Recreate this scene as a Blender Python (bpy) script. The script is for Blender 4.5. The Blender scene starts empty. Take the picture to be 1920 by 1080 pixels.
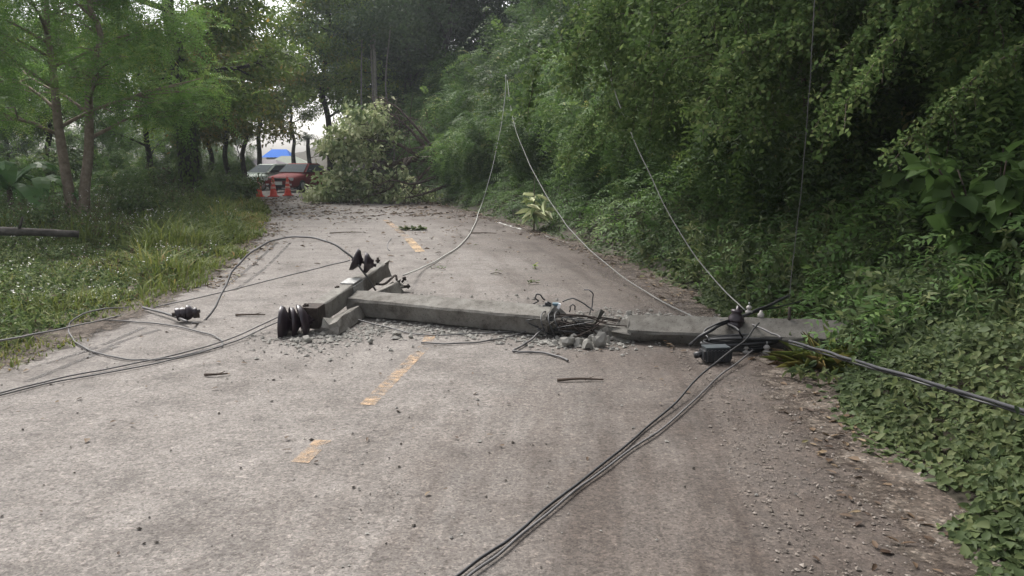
import bpy, bmesh, math, random
import numpy as np
from mathutils import Vector, Matrix

random.seed(7)
R = math.radians
SC = bpy.context.scene
COL = SC.collection

# ------------------------------------------------------------------ camera, sky, sun, exposure
CAM_H, TILT, FPX = 1.6, math.atan(0.16), 1500.0
cam = bpy.data.cameras.new('camera')
cam.sensor_width = 36.0
cam.lens = 36.0 * FPX / 1920.0
cam.clip_start, cam.clip_end = 0.05, 2000.0
cam_ob = bpy.data.objects.new('camera', cam)
cam_ob.location = (0, 0, CAM_H)
cam_ob.rotation_euler = (R(90) - TILT, 0, 0)
COL.objects.link(cam_ob)
SC.camera = cam_ob

SUN_EL, SUN_AZ = R(52), R(-32)          # azimuth from +Y, clockwise
world = bpy.data.worlds.new('World')
SC.world = world
world.use_nodes = True
wn, wl = world.node_tree.nodes, world.node_tree.links
wn.clear()
sky = wn.new('ShaderNodeTexSky')
sky.sky_type = 'NISHITA'
sky.sun_disc = False
sky.sun_elevation = SUN_EL
sky.sun_rotation = SUN_AZ
sky.air_density, sky.dust_density, sky.ozone_density = 1.0, 4.0, 1.0
hs = wn.new('ShaderNodeHueSaturation')
hs.inputs['Saturation'].default_value = 0.22
bg = wn.new('ShaderNodeBackground')
bg.inputs['Strength'].default_value = 0.14
wo = wn.new('ShaderNodeOutputWorld')
wl.new(sky.outputs[0], hs.inputs['Color'])
wl.new(hs.outputs[0], bg.inputs['Color'])
wl.new(bg.outputs[0], wo.inputs['Surface'])

sun = bpy.data.lights.new('sun', 'SUN')
sun.energy = 1.9
sun.angle = R(25)
sun.color = (1.0, 0.96, 0.9)
sun_ob = bpy.data.objects.new('sun', sun)
sdir = Vector((math.sin(SUN_AZ) * math.cos(SUN_EL), math.cos(SUN_AZ) * math.cos(SUN_EL), math.sin(SUN_EL)))
sun_ob.rotation_euler = sdir.to_track_quat('Z', 'Y').to_euler()
sun_ob.location = sdir * 80
COL.objects.link(sun_ob)

SC.view_settings.view_transform = 'Standard'
SC.view_settings.look = 'None'
SC.view_settings.exposure = 1.13
SC.view_settings.gamma = 1.0
SC.render.engine = 'CYCLES'
SC.cycles.max_bounces = 6
SC.cycles.diffuse_bounces = 3
SC.cycles.glossy_bounces = 2
SC.cycles.transmission_bounces = 3
SC.cycles.transparent_max_bounces = 6
SC.cycles.caustics_reflective = False
SC.cycles.caustics_refractive = False

# ------------------------------------------------------------------ where a direction meets the place
CT, ST = math.cos(TILT), math.sin(TILT)
def P(px, py, d):
    """point at distance d (metres along +Y) in the direction measured on the photo"""
    u, v = (px - 960) / FPX, (540 - py) / FPX
    t = d / (CT + v * ST)
    return Vector((u * t, d, CAM_H + (v * CT - ST) * t))
def G(px, py, z=0.0):
    u, v = (px - 960) / FPX, (540 - py) / FPX
    dz = v * CT - ST
    t = (z - CAM_H) / dz
    return Vector((u * t, (CT + v * ST) * t, z))

# ------------------------------------------------------------------ helpers: objects
def link(o, parent=None):
    COL.objects.link(o)
    if parent is not None:
        o.parent = parent
    return o
def tag(o, label=None, cat=None, group=None, kind=None):
    if label: o['label'] = label
    if cat: o['category'] = cat
    if group: o['group'] = group
    if kind: o['kind'] = kind
    return o
def thing(name, label, cat, loc=(0, 0, 0), rz=0.0, s=1.0, group=None):
    o = bpy.data.objects.new(name, None)
    o.empty_display_size = 0.2
    o.location = loc
    o.rotation_euler = (0, 0, rz)
    o.scale = (s, s, s) if not hasattr(s, '__len__') else s
    return tag(link(o), label, cat, group)
def obj(name, mesh, material=None, parent=None):
    if material is not None and not mesh.materials:
        mesh.materials.append(material)
    return link(bpy.data.objects.new(name, mesh), parent)
def copy_tree(o, parent=None):
    c = o.copy()
    link(c, parent)
    for ch in list(o.children):
        copy_tree(ch, c)
    return c

# ------------------------------------------------------------------ helpers: geometry
class MB:
    def __init__(self):
        self.v, self.f, self.sm = [], [], []
    def add(self, vs, fs, smooth=False):
        b = len(self.v)
        self.v += [tuple(x) for x in vs]
        self.f += [tuple(b + i for i in f) for f in fs]
        self.sm += [smooth] * len(fs)
        return self
    def box(self, c, s, rot=None):
        c = Vector(c); hx, hy, hz = s[0] / 2, s[1] / 2, s[2] / 2
        vs = [Vector((x, y, z)) for x in (-hx, hx) for y in (-hy, hy) for z in (-hz, hz)]
        if rot is not None: vs = [rot @ q for q in vs]
        return self.add([c + q for q in vs], [(0, 1, 3, 2), (4, 6, 7, 5), (0, 4, 5, 1), (2, 3, 7, 6), (0, 2, 6, 4), (1, 5, 7, 3)])
    def tube(self, pts, rad, n=6, cap=True, smooth=True):
        pts = [Vector(p) for p in pts]
        m = len(pts)
        rad = [rad] * m if not hasattr(rad, '__len__') else rad
        up = Vector((0.123, 0.2, 1.0)).normalized()
        vs = []
        t0 = (pts[1] - pts[0]).normalized()
        a = t0.cross(up)
        if a.length < 1e-3: a = t0.cross(Vector((1, 0, 0)))
        a.normalize()
        for i in range(m):
            t = (pts[min(i + 1, m - 1)] - pts[max(i - 1, 0)])
            t = t.normalized() if t.length > 1e-9 else t0
            a = (a - t * a.dot(t))
            a = a.normalized() if a.length > 1e-6 else t.orthogonal().normalized()
            b = t.cross(a)
            for k in range(n):
                w = 2 * math.pi * k / n
                vs.append(pts[i] + (a * math.cos(w) + b * math.sin(w)) * rad[i])
        fs = [(i * n + k, i * n + (k + 1) % n, (i + 1) * n + (k + 1) % n, (i + 1) * n + k) for i in range(m - 1) for k in range(n)]
        if cap:
            fs += [tuple(range(n))[::-1], tuple((m - 1) * n + k for k in range(n))]
        return self.add(vs, fs, smooth)
    def lathe(self, prof, n=20, mat=None, smooth=True):
        """prof: list of (r, z)"""
        vs = []
        for r, z in prof:
            for k in range(n):
                w = 2 * math.pi * k / n
                q = Vector((r * math.cos(w), r * math.sin(w), z))
                vs.append(mat @ q if mat is not None else q)
        m = len(prof)
        fs = [(i * n + k, i * n + (k + 1) % n, (i + 1) * n + (k + 1) % n, (i + 1) * n + k) for i in range(m - 1) for k in range(n)]
        fs += [tuple(range(n))[::-1], tuple((m - 1) * n + k for k in range(n))]
        return self.add(vs, fs, smooth)
    def mesh(self, name):
        me = bpy.data.meshes.new(name)
        me.from_pydata(self.v, [], self.f)
        me.polygons.foreach_set('use_smooth', self.sm)
        me.update()
        return me
    def build(self, name, material, parent=None):
        return obj(name, self.mesh(name), material, parent)

def crom(pts, n=8):
    pts = [Vector(p) for p in pts]
    if len(pts) < 3: return [pts[0].lerp(pts[1], i / n) for i in range(n + 1)]
    q = [pts[0] * 2 - pts[1]] + pts + [pts[-1] * 2 - pts[-2]]
    out = []
    for i in range(1, len(q) - 2):
        a, b, c, d = q[i - 1], q[i], q[i + 1], q[i + 2]
        for k in range(n):
            t = k / n
            out.append(0.5 * ((2 * b) + (c - a) * t + (2 * a - 5 * b + 4 * c - d) * t * t + (3 * b - a - 3 * c + d) * t ** 3))
    out.append(pts[-1])
    return out

def quads_mesh(name, V, F, v=None, smooth=False):
    """V (n,3), F (m,4) ints, v per-face value"""
    V = np.asarray(V, np.float32).reshape(-1, 3); F = np.asarray(F, np.int32).reshape(-1, 4)
    me = bpy.data.meshes.new(name)
    me.vertices.add(len(V)); me.vertices.foreach_set('co', V.ravel())
    me.loops.add(F.size); me.loops.foreach_set('vertex_index', F.ravel())
    me.polygons.add(len(F))
    me.polygons.foreach_set('loop_start', np.arange(0, F.size, 4, dtype=np.int32))
    me.update(calc_edges=True)
    if v is not None:
        at = me.attributes.new('tint', 'FLOAT', 'FACE')
        at.data.foreach_set('value', np.asarray(v, np.float32))
    if smooth:
        me.polygons.foreach_set('use_smooth', [True] * len(F))
    me.validate()
    return me

def nz(a):
    return a / np.maximum(np.linalg.norm(a, axis=-1, keepdims=True), 1e-9)

class Leaves:
    """many leaf blades collected as arrays"""
    def __init__(self): self.V, self.F, self.T, self.n = [], [], [], 0
    def _push(self, V, k, faces, tint):
        N = V.shape[0]
        base = self.n + np.arange(N)[:, None, None] * k
        F = base + np.array(faces)[None]
        self.V.append(V.reshape(-1, 3)); self.F.append(F.reshape(-1, 4))
        self.T.append(np.repeat(tint, len(faces))); self.n += N * k
    def diamond(self, b, d, n, L, W, tint, cup=0.12, wide=0.42):
        b = np.asarray(b); d = nz(d); s = nz(np.cross(d, n)); n2 = np.cross(s, d)
        L = np.broadcast_to(L, len(b))[:, None]; W = np.broadcast_to(W, len(b))[:, None]
        m = b + d * L * wide + n2 * W * cup
        self._push(np.stack([b, m + s * W / 2, b + d * L, m - s * W / 2], 1), 4, [[0, 1, 2, 3]], tint)
    def leaf(self, b, d, n, L, W, tint, cup=0.25, droop=0.0):
        b = np.asarray(b); d = nz(d); s = nz(np.cross(d, n)); n2 = np.cross(s, d)
        L = np.broadcast_to(L, len(b))[:, None]; W = np.broadcast_to(W, len(b))[:, None]
        tip = b + d * L - n2 * L * droop
        p1 = b + d * L * .28 + n2 * W * cup * .5; p2 = b + d * L * .66 + n2 * (W * cup * .4 - L * droop * .3)
        self._push(np.stack([b, p1 + s * W * .5, p2 + s * W * .38, tip, p2 - s * W * .38, p1 - s * W * .5], 1), 6,
                   [[0, 1, 2, 3], [3, 4, 5, 0]], tint)
    def fronds(self, rng, b, d, L, pairs, ll, lw, droop, tint):
        """feathery compound leaves: b,d (F,3); L (F,)"""
        F = len(b); d = nz(d); L = np.broadcast_to(L, F)
        t = (np.arange(1, pairs + 1) / pairs)[None, :, None]
        dn = np.array([0, 0, -1.0])
        pos = b[:, None] + d[:, None] * (L[:, None, None] * t) + dn * (L[:, None, None] * droop * t * t)
        tan = nz(d[:, None] + dn * 2 * droop * t)
        up = nz(np.array([0, 0, 1.0]) + rng.normal(0, .35, (F, 1, 3)))
        side = nz(np.cross(tan, np.broadcast_to(up, tan.shape)))
        env = (1.0 - 0.55 * np.abs(t - .45) ** 1.3 * 1.6)
        for sg in (1, -1):
            dd = side * sg + tan * .45 + dn * .22 + rng.normal(0, .13, pos.shape)
            nn = np.cross(side, tan) * 1.0
            nn = np.where(nn[..., 2:3] < 0, -nn, nn) + rng.normal(0, .25, pos.shape)
            l = (ll * env * (L[:, None, None] / np.mean(L))).ravel()
            tt = np.repeat(tint, pairs) + rng.normal(0, .06, F * pairs)
            self.diamond(pos.reshape(-1, 3), dd.reshape(-1, 3), nn.reshape(-1, 3), l, l * (lw / ll), tt)
    def mesh(self, name):
        return quads_mesh(name, np.concatenate(self.V), np.concatenate(self.F), np.clip(np.concatenate(self.T), 0, 1))

# ------------------------------------------------------------------ materials
def new_mat(name):
    m = bpy.data.materials.new(name); m.use_nodes = True
    n, l = m.node_tree.nodes, m.node_tree.links
    return m, n, l, n['Principled BSDF']
def ramp(n, stops):
    r = n.new('ShaderNodeValToRGB')
    e = r.color_ramp.elements
    while len(e) < len(stops): e.new(0.5)
    for k, (p, c) in enumerate(stops):
        e[k].position = p; e[k].color = (*c, 1) if len(c) == 3 else c
    return r
def noise(n, l, scale, detail=6, rough=0.6, coord='Object', vec=None):
    t = n.new('ShaderNodeTexNoise')
    t.inputs['Scale'].default_value = scale; t.inputs['Detail'].default_value = detail; t.inputs['Roughness'].default_value = rough
    if vec is None:
        c = n.new('ShaderNodeTexCoord'); vec = c.outputs[coord]
    l.new(vec, t.inputs['Vector'])
    return t
def bumpy(n, l, b, tex, strength, dist):
    k = n.new('ShaderNodeBump'); k.inputs['Strength'].default_value = strength; k.inputs['Distance'].default_value = dist
    l.new(tex, k.inputs['Height']); l.new(k.outputs[0], b.inputs['Normal'])
def mat_noise(name, stops, scale=8, rough=.8, bump=.3, dist=.01, detail=8, metal=0.0, spec=0.3):
    m, n, l, b = new_mat(name)
    t = noise(n, l, scale, detail)
    r = ramp(n, stops)
    l.new(t.outputs[0], r.inputs[0]); l.new(r.outputs[0], b.inputs['Base Color'])
    b.inputs['Roughness'].default_value = rough; b.inputs['Metallic'].default_value = metal
    b.inputs['Specular IOR Level'].default_value = spec
    if bump: bumpy(n, l, b, t.outputs[0], bump, dist)
    return m
def mat_leaf(name, stops, rough=.58, trans=.4, spec=.16, vary=.4):
    m, n, l, b = new_mat(name)
    a = n.new('ShaderNodeAttribute'); a.attribute_name = 'tint'
    r = ramp(n, stops)
    l.new(a.outputs['Fac'], r.inputs[0])
    oi = n.new('ShaderNodeObjectInfo')
    h = n.new('ShaderNodeHueSaturation')
    mr = n.new('ShaderNodeMapRange')
    mr.inputs['To Min'].default_value = 1 - vary; mr.inputs['To Max'].default_value = 1 + vary
    l.new(oi.outputs['Random'], mr.inputs['Value']); l.new(mr.outputs[0], h.inputs['Value'])
    l.new(r.outputs[0], h.inputs['Color'])
    l.new(h.outputs[0], b.inputs['Base Color'])
    b.inputs['Roughness'].default_value = rough
    b.inputs['Specular IOR Level'].default_value = spec
    tr = n.new('ShaderNodeBsdfTranslucent'); l.new(h.outputs[0], tr.inputs['Color'])
    mx = n.new('ShaderNodeMixShader'); mx.inputs[0].default_value = trans
    l.new(b.outputs[0], mx.inputs[1]); l.new(tr.outputs[0], mx.inputs[2])
    l.new(mx.outputs[0], n['Material Output'].inputs['Surface'])
    return m
def mat_plain(name, col, rough=.5, metal=0.0, spec=.5, coat=0.0):
    m, n, l, b = new_mat(name)
    t = noise(n, l, 14, 5)
    r = ramp(n, [(.3, tuple(c * .8 for c in col)), (.7, tuple(min(1, c * 1.15) for c in col))])
    l.new(t.outputs[0], r.inputs[0]); l.new(r.outputs[0], b.inputs['Base Color'])
    b.inputs['Roughness'].default_value = rough; b.inputs['Metallic'].default_value = metal
    b.inputs['Specular IOR Level'].default_value = spec; b.inputs['Coat Weight'].default_value = coat
    return m

M = {}
M['frond'] = mat_leaf('frond_leaf', [(0, (0.041, 0.076, 0.025)), (0.5, (0.082, 0.147, 0.041)), (0.85, (0.153, 0.226, 0.060)), (1, (0.287, 0.288, 0.104))])
M['frond_bright'] = mat_leaf('bright_frond_leaf', [(0, (0.089, 0.160, 0.037)), (0.6, (0.151, 0.271, 0.059)), (1, (0.278, 0.351, 0.083))], trans=.45, vary=.15)
M['dark'] = mat_leaf('dark_leaf', [(0, (0.026, 0.045, 0.020)), (0.6, (0.051, 0.084, 0.034)), (1, (0.101, 0.138, 0.050))], vary=.25)
M['broad'] = mat_leaf('broad_leaf', [(0, (0.038, 0.069, 0.021)), (0.55, (0.077, 0.133, 0.037)), (1, (0.145, 0.212, 0.060))], rough=.62)
M['small'] = mat_leaf('small_leaf', [(0, (0.040, 0.071, 0.023)), (0.6, (0.091, 0.144, 0.044)), (1, (0.200, 0.242, 0.089))], rough=.75, spec=.06, vary=.2)
M['olive'] = mat_leaf('olive_leaf', [(0, (0.075, 0.120, 0.028)), (0.6, (0.161, 0.242, 0.052)), (0.9, (0.280, 0.290, 0.064)), (1, (0.430, 0.315, 0.074))], vary=.2)
M['yellowing'] = mat_leaf('yellowing_leaf', [(0, (0.075, 0.098, 0.030)), (0.5, (0.128, 0.143, 0.045)), (0.8, (0.255, 0.180, 0.045)), (1, (0.390, 0.255, 0.060))], vary=.1)
M['pale'] = mat_leaf('pale_leaf', [(0, (0.118, 0.177, 0.072)), (0.5, (0.316, 0.371, 0.171)), (1, (0.594, 0.599, 0.383))], rough=.6, trans=.2, vary=.05)
M['cover'] = mat_leaf('cover_leaf', [(0, (0.039, 0.060, 0.026)), (0.55, (0.083, 0.115, 0.046)), (1, (0.159, 0.180, 0.076))], rough=.6, vary=.0)
M['grass'] = mat_leaf('grass_blade', [(0, (0.084, 0.111, 0.029)), (0.55, (0.155, 0.195, 0.045)), (0.85, (0.240, 0.224, 0.068)), (1, (0.365, 0.247, 0.114))], trans=.3, vary=.0)
M['weed'] = mat_leaf('weed_leaf', [(0, (.105, .075, .045)), (.14, (.075, .085, .038)), (.3, (.062, .098, .038)), (.65, (.105, .155, .05)), (1, (.20, .23, .105))], vary=.0)
M['petal'] = mat_plain('white_petal', (.62, .60, .55), .7)
M['banana'] = mat_leaf('banana_leaf', [(0, (0.056, 0.126, 0.042)), (1, (0.126, 0.224, 0.077))], rough=.4, vary=.1)
M['dry_leaf'] = mat_leaf('dry_leaf', [(0, (.05, .032, .022)), (.5, (.12, .08, .05)), (.85, (.2, .15, .09)), (1, (.13, .15, .05))], trans=.1, vary=.0)
M['bark_pale'] = mat_noise('pale_bark', [(.3, (.13, .098, .072)), (.7, (.27, .215, .165))], 9, .9, .6, .02)
M['bark_dark'] = mat_noise('dark_bark', [(.3, (.018, .016, .013)), (.7, (.055, .048, .04))], 9, .95, .6, .02)
M['bark_grey'] = mat_noise('grey_bark', [(.3, (.12, .11, .095)), (.7, (.26, .24, .21))], 9, .9, .5, .02)
M['twig'] = mat_noise('twig_bark', [(.3, (.045, .032, .025)), (.7, (.10, .075, .058))], 12, .9, .4, .01)
M['log'] = mat_noise('log_bark', [(.3, (.03, .026, .022)), (.6, (.085, .075, .066)), (.8, (.18, .165, .145))], 7, .9, .6, .02)
def mat_concrete(name, k, warm):
    m, n, l, b = new_mat(name)
    c = n.new('ShaderNodeTexCoord'); vec = c.outputs['Object']
    big, mid, pit = noise(n, l, 3.6, 8, .72, vec=vec), noise(n, l, 17, 9, .75, vec=vec), noise(n, l, 85, 2, .5, vec=vec)
    r = ramp(n, [(.30, (.085 * k, .076 * k, .064 * k)), (.45, (.215 * k, .20 * k, .178 * k)), (.60, (.285 * k, .272 * k, .245 * k)), (.75, (.36 * k, .345 * k, (.32 - warm) * k))])
    l.new(big.outputs[0], r.inputs[0])
    r2 = ramp(n, [(.30, (.52, .50, .48)), (.46, (.95, .95, .95)), (.6, (1.05, 1.05, 1.05)), (.75, (1.25, 1.25, 1.22))])
    l.new(mid.outputs[0], r2.inputs[0])
    r3 = ramp(n, [(.30, (.35, .33, .31)), (.37, (1, 1, 1))])
    l.new(pit.outputs[0], r3.inputs[0])
    cur = r
    for q in (r2, r3):
        mx = n.new('ShaderNodeMix'); mx.data_type = 'RGBA'; mx.blend_type = 'MULTIPLY'; mx.inputs[0].default_value = .9
        l.new(cur.outputs[0] if cur is r else cur.outputs[2], mx.inputs[6]); l.new(q.outputs[0], mx.inputs[7]); cur = mx
    l.new(cur.outputs[2], b.inputs['Base Color'])
    b.inputs['Roughness'].default_value = .92; b.inputs['Specular IOR Level'].default_value = .2
    bumpy(n, l, b, mid.outputs[0], .6, .008)
    return m
M['concrete'] = mat_concrete('pole_concrete', .68, .02)
M['concrete_arm'] = mat_concrete('arm_concrete', .72, .03)
M['concrete_dark'] = mat_concrete('dark_brown_concrete', .47, .09)  # darker, browner mix for the right half of the pole and its core
M['rubble'] = mat_noise('rubble_concrete', [(.25, (.14, .132, .12)), (.6, (.27, .26, .235)), (.8, (.38, .365, .34))], 12, .95, .5, .01, 10)
M['rust'] = mat_noise('rusty_steel', [(.3, (.022, .019, .018)), (.7, (.07, .052, .043))], 30, .85, .3, .003, metal=.2)
M['galv'] = mat_noise('galvanised_steel', [(.3, (.16, .16, .155)), (.7, (.40, .40, .385))], 26, .6, .3, .003, metal=.25)
M['ceramic'] = mat_plain('dark_ceramic', (.026, .017, .022), .34, 0, .4, .05)
M['porcelain'] = mat_plain('white_porcelain', (.34, .32, .30), .4, 0, .3)
M['wire_black'] = mat_plain('black_cable', (.018, .018, .02), .5)
M['wire_grey'] = mat_plain('grey_cable', (.10, .095, .095), .6, .1)
M['wire_steel'] = mat_plain('steel_wire', (.15, .15, .14), .7, 0)
M['cable_grey'] = mat_plain('weathered_cable', (.055, .055, .06), .75, 0, .2)
M['wire_pale'] = mat_plain('pale_wire', (.36, .36, .33), .6, 0)
M['blackplastic'] = mat_plain('black_plastic', (.022, .023, .026), .45)
M['bluegrey'] = mat_plain('blue_grey_plastic', (.10, .17, .21), .5)
M['lid'] = mat_plain('dark_lid', (.045, .055, .062), .5)
M['white'] = mat_plain('white_plastic', (.75, .76, .78), .4)

# ------------------------------------------------------------------ the road's course and the lie of the land
RY = [-12, -6, 0, 3, 5, 7, 9, 11.5, 14, 18.5, 22, 27, 31, 34, 38, 44, 52, 62, 80, 120]
RX = [-2.5, -1.95, -1.5, -1.2, -1.0, -.86, -.9, -1.18, -1.6, -2.62, -3.6, -5.05, -6.4, -7.6, -9.4, -12.6, -17.5, -25, -42, -95]
def road_pts(step=0.5):
    c = crom([(x, y, 0) for x, y in zip(RX, RY)], 24)
    return c
RC = road_pts()
RCn = np.array([[p.x, p.y] for p in RC])
_o = np.argsort(RCn[:, 1])
RCx, RCy = RCn[_o, 0], RCn[_o, 1]
def rc(y): return np.interp(y, RCy, RCx)
def slope(y): return (rc(np.asarray(y) + .5) - rc(np.asarray(y) - .5))
HW = 3.12
def lat(x, y):
    """signed distance from the centre line (+ right)"""
    return (np.asarray(x) - rc(y)) / np.sqrt(1 + slope(y) ** 2)
def H(x, y):
    x = np.asarray(x, float); y = np.asarray(y, float)
    s = lat(x, y)
    r = np.clip(s - HW - .25, 0, None)
    near = np.clip((14 - y) / 6, 0, 1)
    hr = np.where(r < 6, r * .62, 3.72 + (r - 6) * .42)
    hr = np.where(r < 2.2, hr * (1 - .35 * near * np.clip((2.2 - r) / 1, 0, 1)), hr)
    hr = np.minimum(hr, 9)
    far = np.clip((y - 40) / 8, 0, 1)
    hr = hr * (1 - far * (1 - np.clip((x + .225 * y) / (.03 * y + 1e-6), 0, 1)))
    lf = np.clip(-s - HW - .3, 0, None)
    hl = -.12 * np.clip(lf / 1.0, 0, 1) - .25 * np.clip((lf - 6) / 8, 0, 1)
    w = .10 * np.sin(x * 1.3 + y * .7) * np.sin(y * .9 - x * .4) + .05 * np.sin(x * 3.1 - y * 2.3)
    off = np.clip((np.abs(s) - HW - .3) / 1.2, 0, 1)
    out = np.where(s > 0, hr, hl) + w * off
    return out - .012 * (np.abs(s) < HW + .4) - 0.0
def Hs(x, y): return float(H(x, y))

def grid_axis(a, b, step, far, n):
    mid = np.arange(a, b + step / 2, step)
    g = np.geomspace(1, far, n)
    return np.concatenate([a - g[::-1], mid, b + g])
gx = grid_axis(-26, 22, .5, 500, 14); gy = grid_axis(-6, 70, .5, 500, 14)
GX, GY = np.meshgrid(gx, gy)
GZ = H(GX, GY)
nx, ny = len(gx), len(gy)
idx = np.arange(nx * ny).reshape(ny, nx)
F = np.stack([idx[:-1, :-1], idx[:-1, 1:], idx[1:, 1:], idx[1:, :-1]], -1).reshape(-1, 4)
M['soil'] = mat_noise('soil', [(.3, (.020, .017, .012)), (.55, (.045, .038, .026)), (.8, (.075, .062, .045))], 3, .95, .5, .03, 10)
ground = obj('ground', quads_mesh('ground', np.stack([GX, GY, GZ], -1), F, smooth=True), M['soil'])
tag(ground, kind='structure')

# road surface
def mat_road():
    m, n, l, b = new_mat('road_surface')
    c = n.new('ShaderNodeTexCoord'); vec = c.outputs['Object']
    big = noise(n, l, .45, 5, .6, vec=vec)
    mid = noise(n, l, 3.0, 8, .65, vec=vec)
    fine = noise(n, l, 60, 3, .85, vec=vec)
    vo = n.new('ShaderNodeTexVoronoi'); vo.inputs['Scale'].default_value = 105; l.new(vec, vo.inputs['Vector'])
    vo2 = n.new('ShaderNodeTexVoronoi'); vo2.inputs['Scale'].default_value = 48; vo2.inputs['Randomness'].default_value = 1; l.new(vec, vo2.inputs['Vector'])
    grain = noise(n, l, 24, 4, .8, vec=vec)
    r1 = ramp(n, [(.30, (.128, .116, .107)), (.5, (.172, .156, .144)), (.72, (.212, .194, .180))])
    l.new(mid.outputs[0], r1.inputs[0])
    # aggregate speckle
    r2 = ramp(n, [(.28, (.45, .44, .43)), (.48, (1, 1, 1)), (.58, (1, 1, 1)), (.75, (1.5, 1.48, 1.45))])
    l.new(fine.outputs[0], r2.inputs[0])
    mx = n.new('ShaderNodeMix'); mx.data_type = 'RGBA'; mx.blend_type = 'MULTIPLY'; mx.inputs[0].default_value = .8
    l.new(r1.outputs[0], mx.inputs[6]); l.new(r2.outputs[0], mx.inputs[7])
    r3 = ramp(n, [(.30, (.62, .60, .59)), (.46, (.97, .97, .97)), (.56, (1.03, 1.03, 1.03)), (.70, (1.3, 1.29, 1.27))])
    l.new(grain.outputs[0], r3.inputs[0])
    mg = n.new('ShaderNodeMix'); mg.data_type = 'RGBA'; mg.blend_type = 'MULTIPLY'; mg.inputs[0].default_value = .85
    l.new(mx.outputs[2], mg.inputs[6]); l.new(r3.outputs[0], mg.inputs[7]); mx = mg
    for v_, stops_ in ((vo, [(0, (.62, .61, .60)), (.3, (.93, .93, .93)), (.75, (1.04, 1.04, 1.04)), (1, (1.38, 1.36, 1.33))]), (vo2, [(0, (.72, .71, .70)), (.2, (.97, .97, .97)), (.88, (1.03, 1.03, 1.02)), (1, (1.3, 1.29, 1.27))])):
        sx = n.new('ShaderNodeSeparateColor'); l.new(v_.outputs['Color'], sx.inputs[0])
        r4 = ramp(n, stops_); l.new(sx.outputs[0], r4.inputs[0])
        mv = n.new('ShaderNodeMix'); mv.data_type = 'RGBA'; mv.blend_type = 'MULTIPLY'; mv.inputs[0].default_value = 1
        l.new(mx.outputs[2], mv.inputs[6]); l.new(r4.outputs[0], mv.inputs[7]); mx = mv
    # brown damp dirt washed along the right side of the road (u runs across: 0 left, 1 right)
    at = n.new('ShaderNodeAttribute'); at.attribute_name = 'across'
    wob = n.new('ShaderNodeMath'); wob.operation = 'MULTIPLY_ADD'; wob.inputs[1].default_value = .55; wob.inputs[2].default_value = -.275
    l.new(big.outputs[0], wob.inputs[0])
    ad = n.new('ShaderNodeMath'); ad.operation = 'ADD'; l.new(at.outputs['Fac'], ad.inputs[0]); l.new(wob.outputs[0], ad.inputs[1])
    wob2 = n.new('ShaderNodeMath'); wob2.operation = 'MULTIPLY_ADD'; wob2.inputs[1].default_value = .3; wob2.inputs[2].default_value = -.15
    l.new(mid.outputs[0], wob2.inputs[0])
    ad2 = n.new('ShaderNodeMath'); ad2.operation = 'ADD'; l.new(ad.outputs[0], ad2.inputs[0]); l.new(wob2.outputs[0], ad2.inputs[1])
    st = ramp(n, [(.60, (0, 0, 0)), (.76, (.6, .6, .6)), (.95, (1, 1, 1))])
    l.new(ad2.outputs[0], st.inputs[0])
    dm = n.new('ShaderNodeMix'); dm.data_type = 'RGBA'; dm.blend_type = 'MULTIPLY'
    l.new(st.outputs[0], dm.inputs[0]); l.new(mx.outputs[2], dm.inputs[6]); dm.inputs[7].default_value = (.42, .365, .335, 1)
    # dark scuffs
    sc = noise(n, l, 1.1, 9, .72, vec=vec)
    sr = ramp(n, [(.50, (1, 1, 1)), (.66, (.62, .60, .59))])
    l.new(sc.outputs[0], sr.inputs[0])
    d2 = n.new('ShaderNodeMix'); d2.data_type = 'RGBA'; d2.blend_type = 'MULTIPLY'; d2.inputs[0].default_value = .8
    l.new(dm.outputs[2], d2.inputs[6]); l.new(sr.outputs[0], d2.inputs[7])
    # streaks of mud run lengthwise, mostly down the right lane
    cx = n.new('ShaderNodeCombineXYZ'); sy = n.new('ShaderNodeSeparateXYZ'); l.new(vec, sy.inputs[0])
    ma = n.new('ShaderNodeMath'); ma.operation = 'MULTIPLY'; ma.inputs[1].default_value = 17; l.new(at.outputs['Fac'], ma.inputs[0])
    mb_ = n.new('ShaderNodeMath'); mb_.operation = 'MULTIPLY'; mb_.inputs[1].default_value = .38; l.new(sy.outputs['Y'], mb_.inputs[0])
    l.new(ma.outputs[0], cx.inputs[0]); l.new(mb_.outputs[0], cx.inputs[1])
    sn = noise(n, l, 1.0, 7, .68, vec=cx.outputs[0])
    rs = ramp(n, [(.48, (0, 0, 0)), (.64, (1, 1, 1))]); l.new(sn.outputs[0], rs.inputs[0])
    ra = ramp(n, [(.0, (.30, .30, .30)), (.45, (.16, .16, .16)), (.62, (.55, .55, .55)), (.9, (.85, .85, .85))]); l.new(at.outputs['Fac'], ra.inputs[0])
    mm = n.new('ShaderNodeMath'); mm.operation = 'MULTIPLY'; l.new(rs.outputs[0], mm.inputs[0]); l.new(ra.outputs[0], mm.inputs[1])
    d3 = n.new('ShaderNodeMix'); d3.data_type = 'RGBA'; d3.blend_type = 'MULTIPLY'
    l.new(mm.outputs[0], d3.inputs[0]); l.new(d2.outputs[2], d3.inputs[6]); d3.inputs[7].default_value = (.50, .45, .42, 1); d2 = d3
    l.new(d2.outputs[2], b.inputs['Base Color'])
    b.inputs['Roughness'].default_value = .85; b.inputs['Specular IOR Level'].default_value = .25
    bumpy(n, l, b, fine.outputs[0], .6, .006)
    return m
M['road'] = mat_road()
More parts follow.
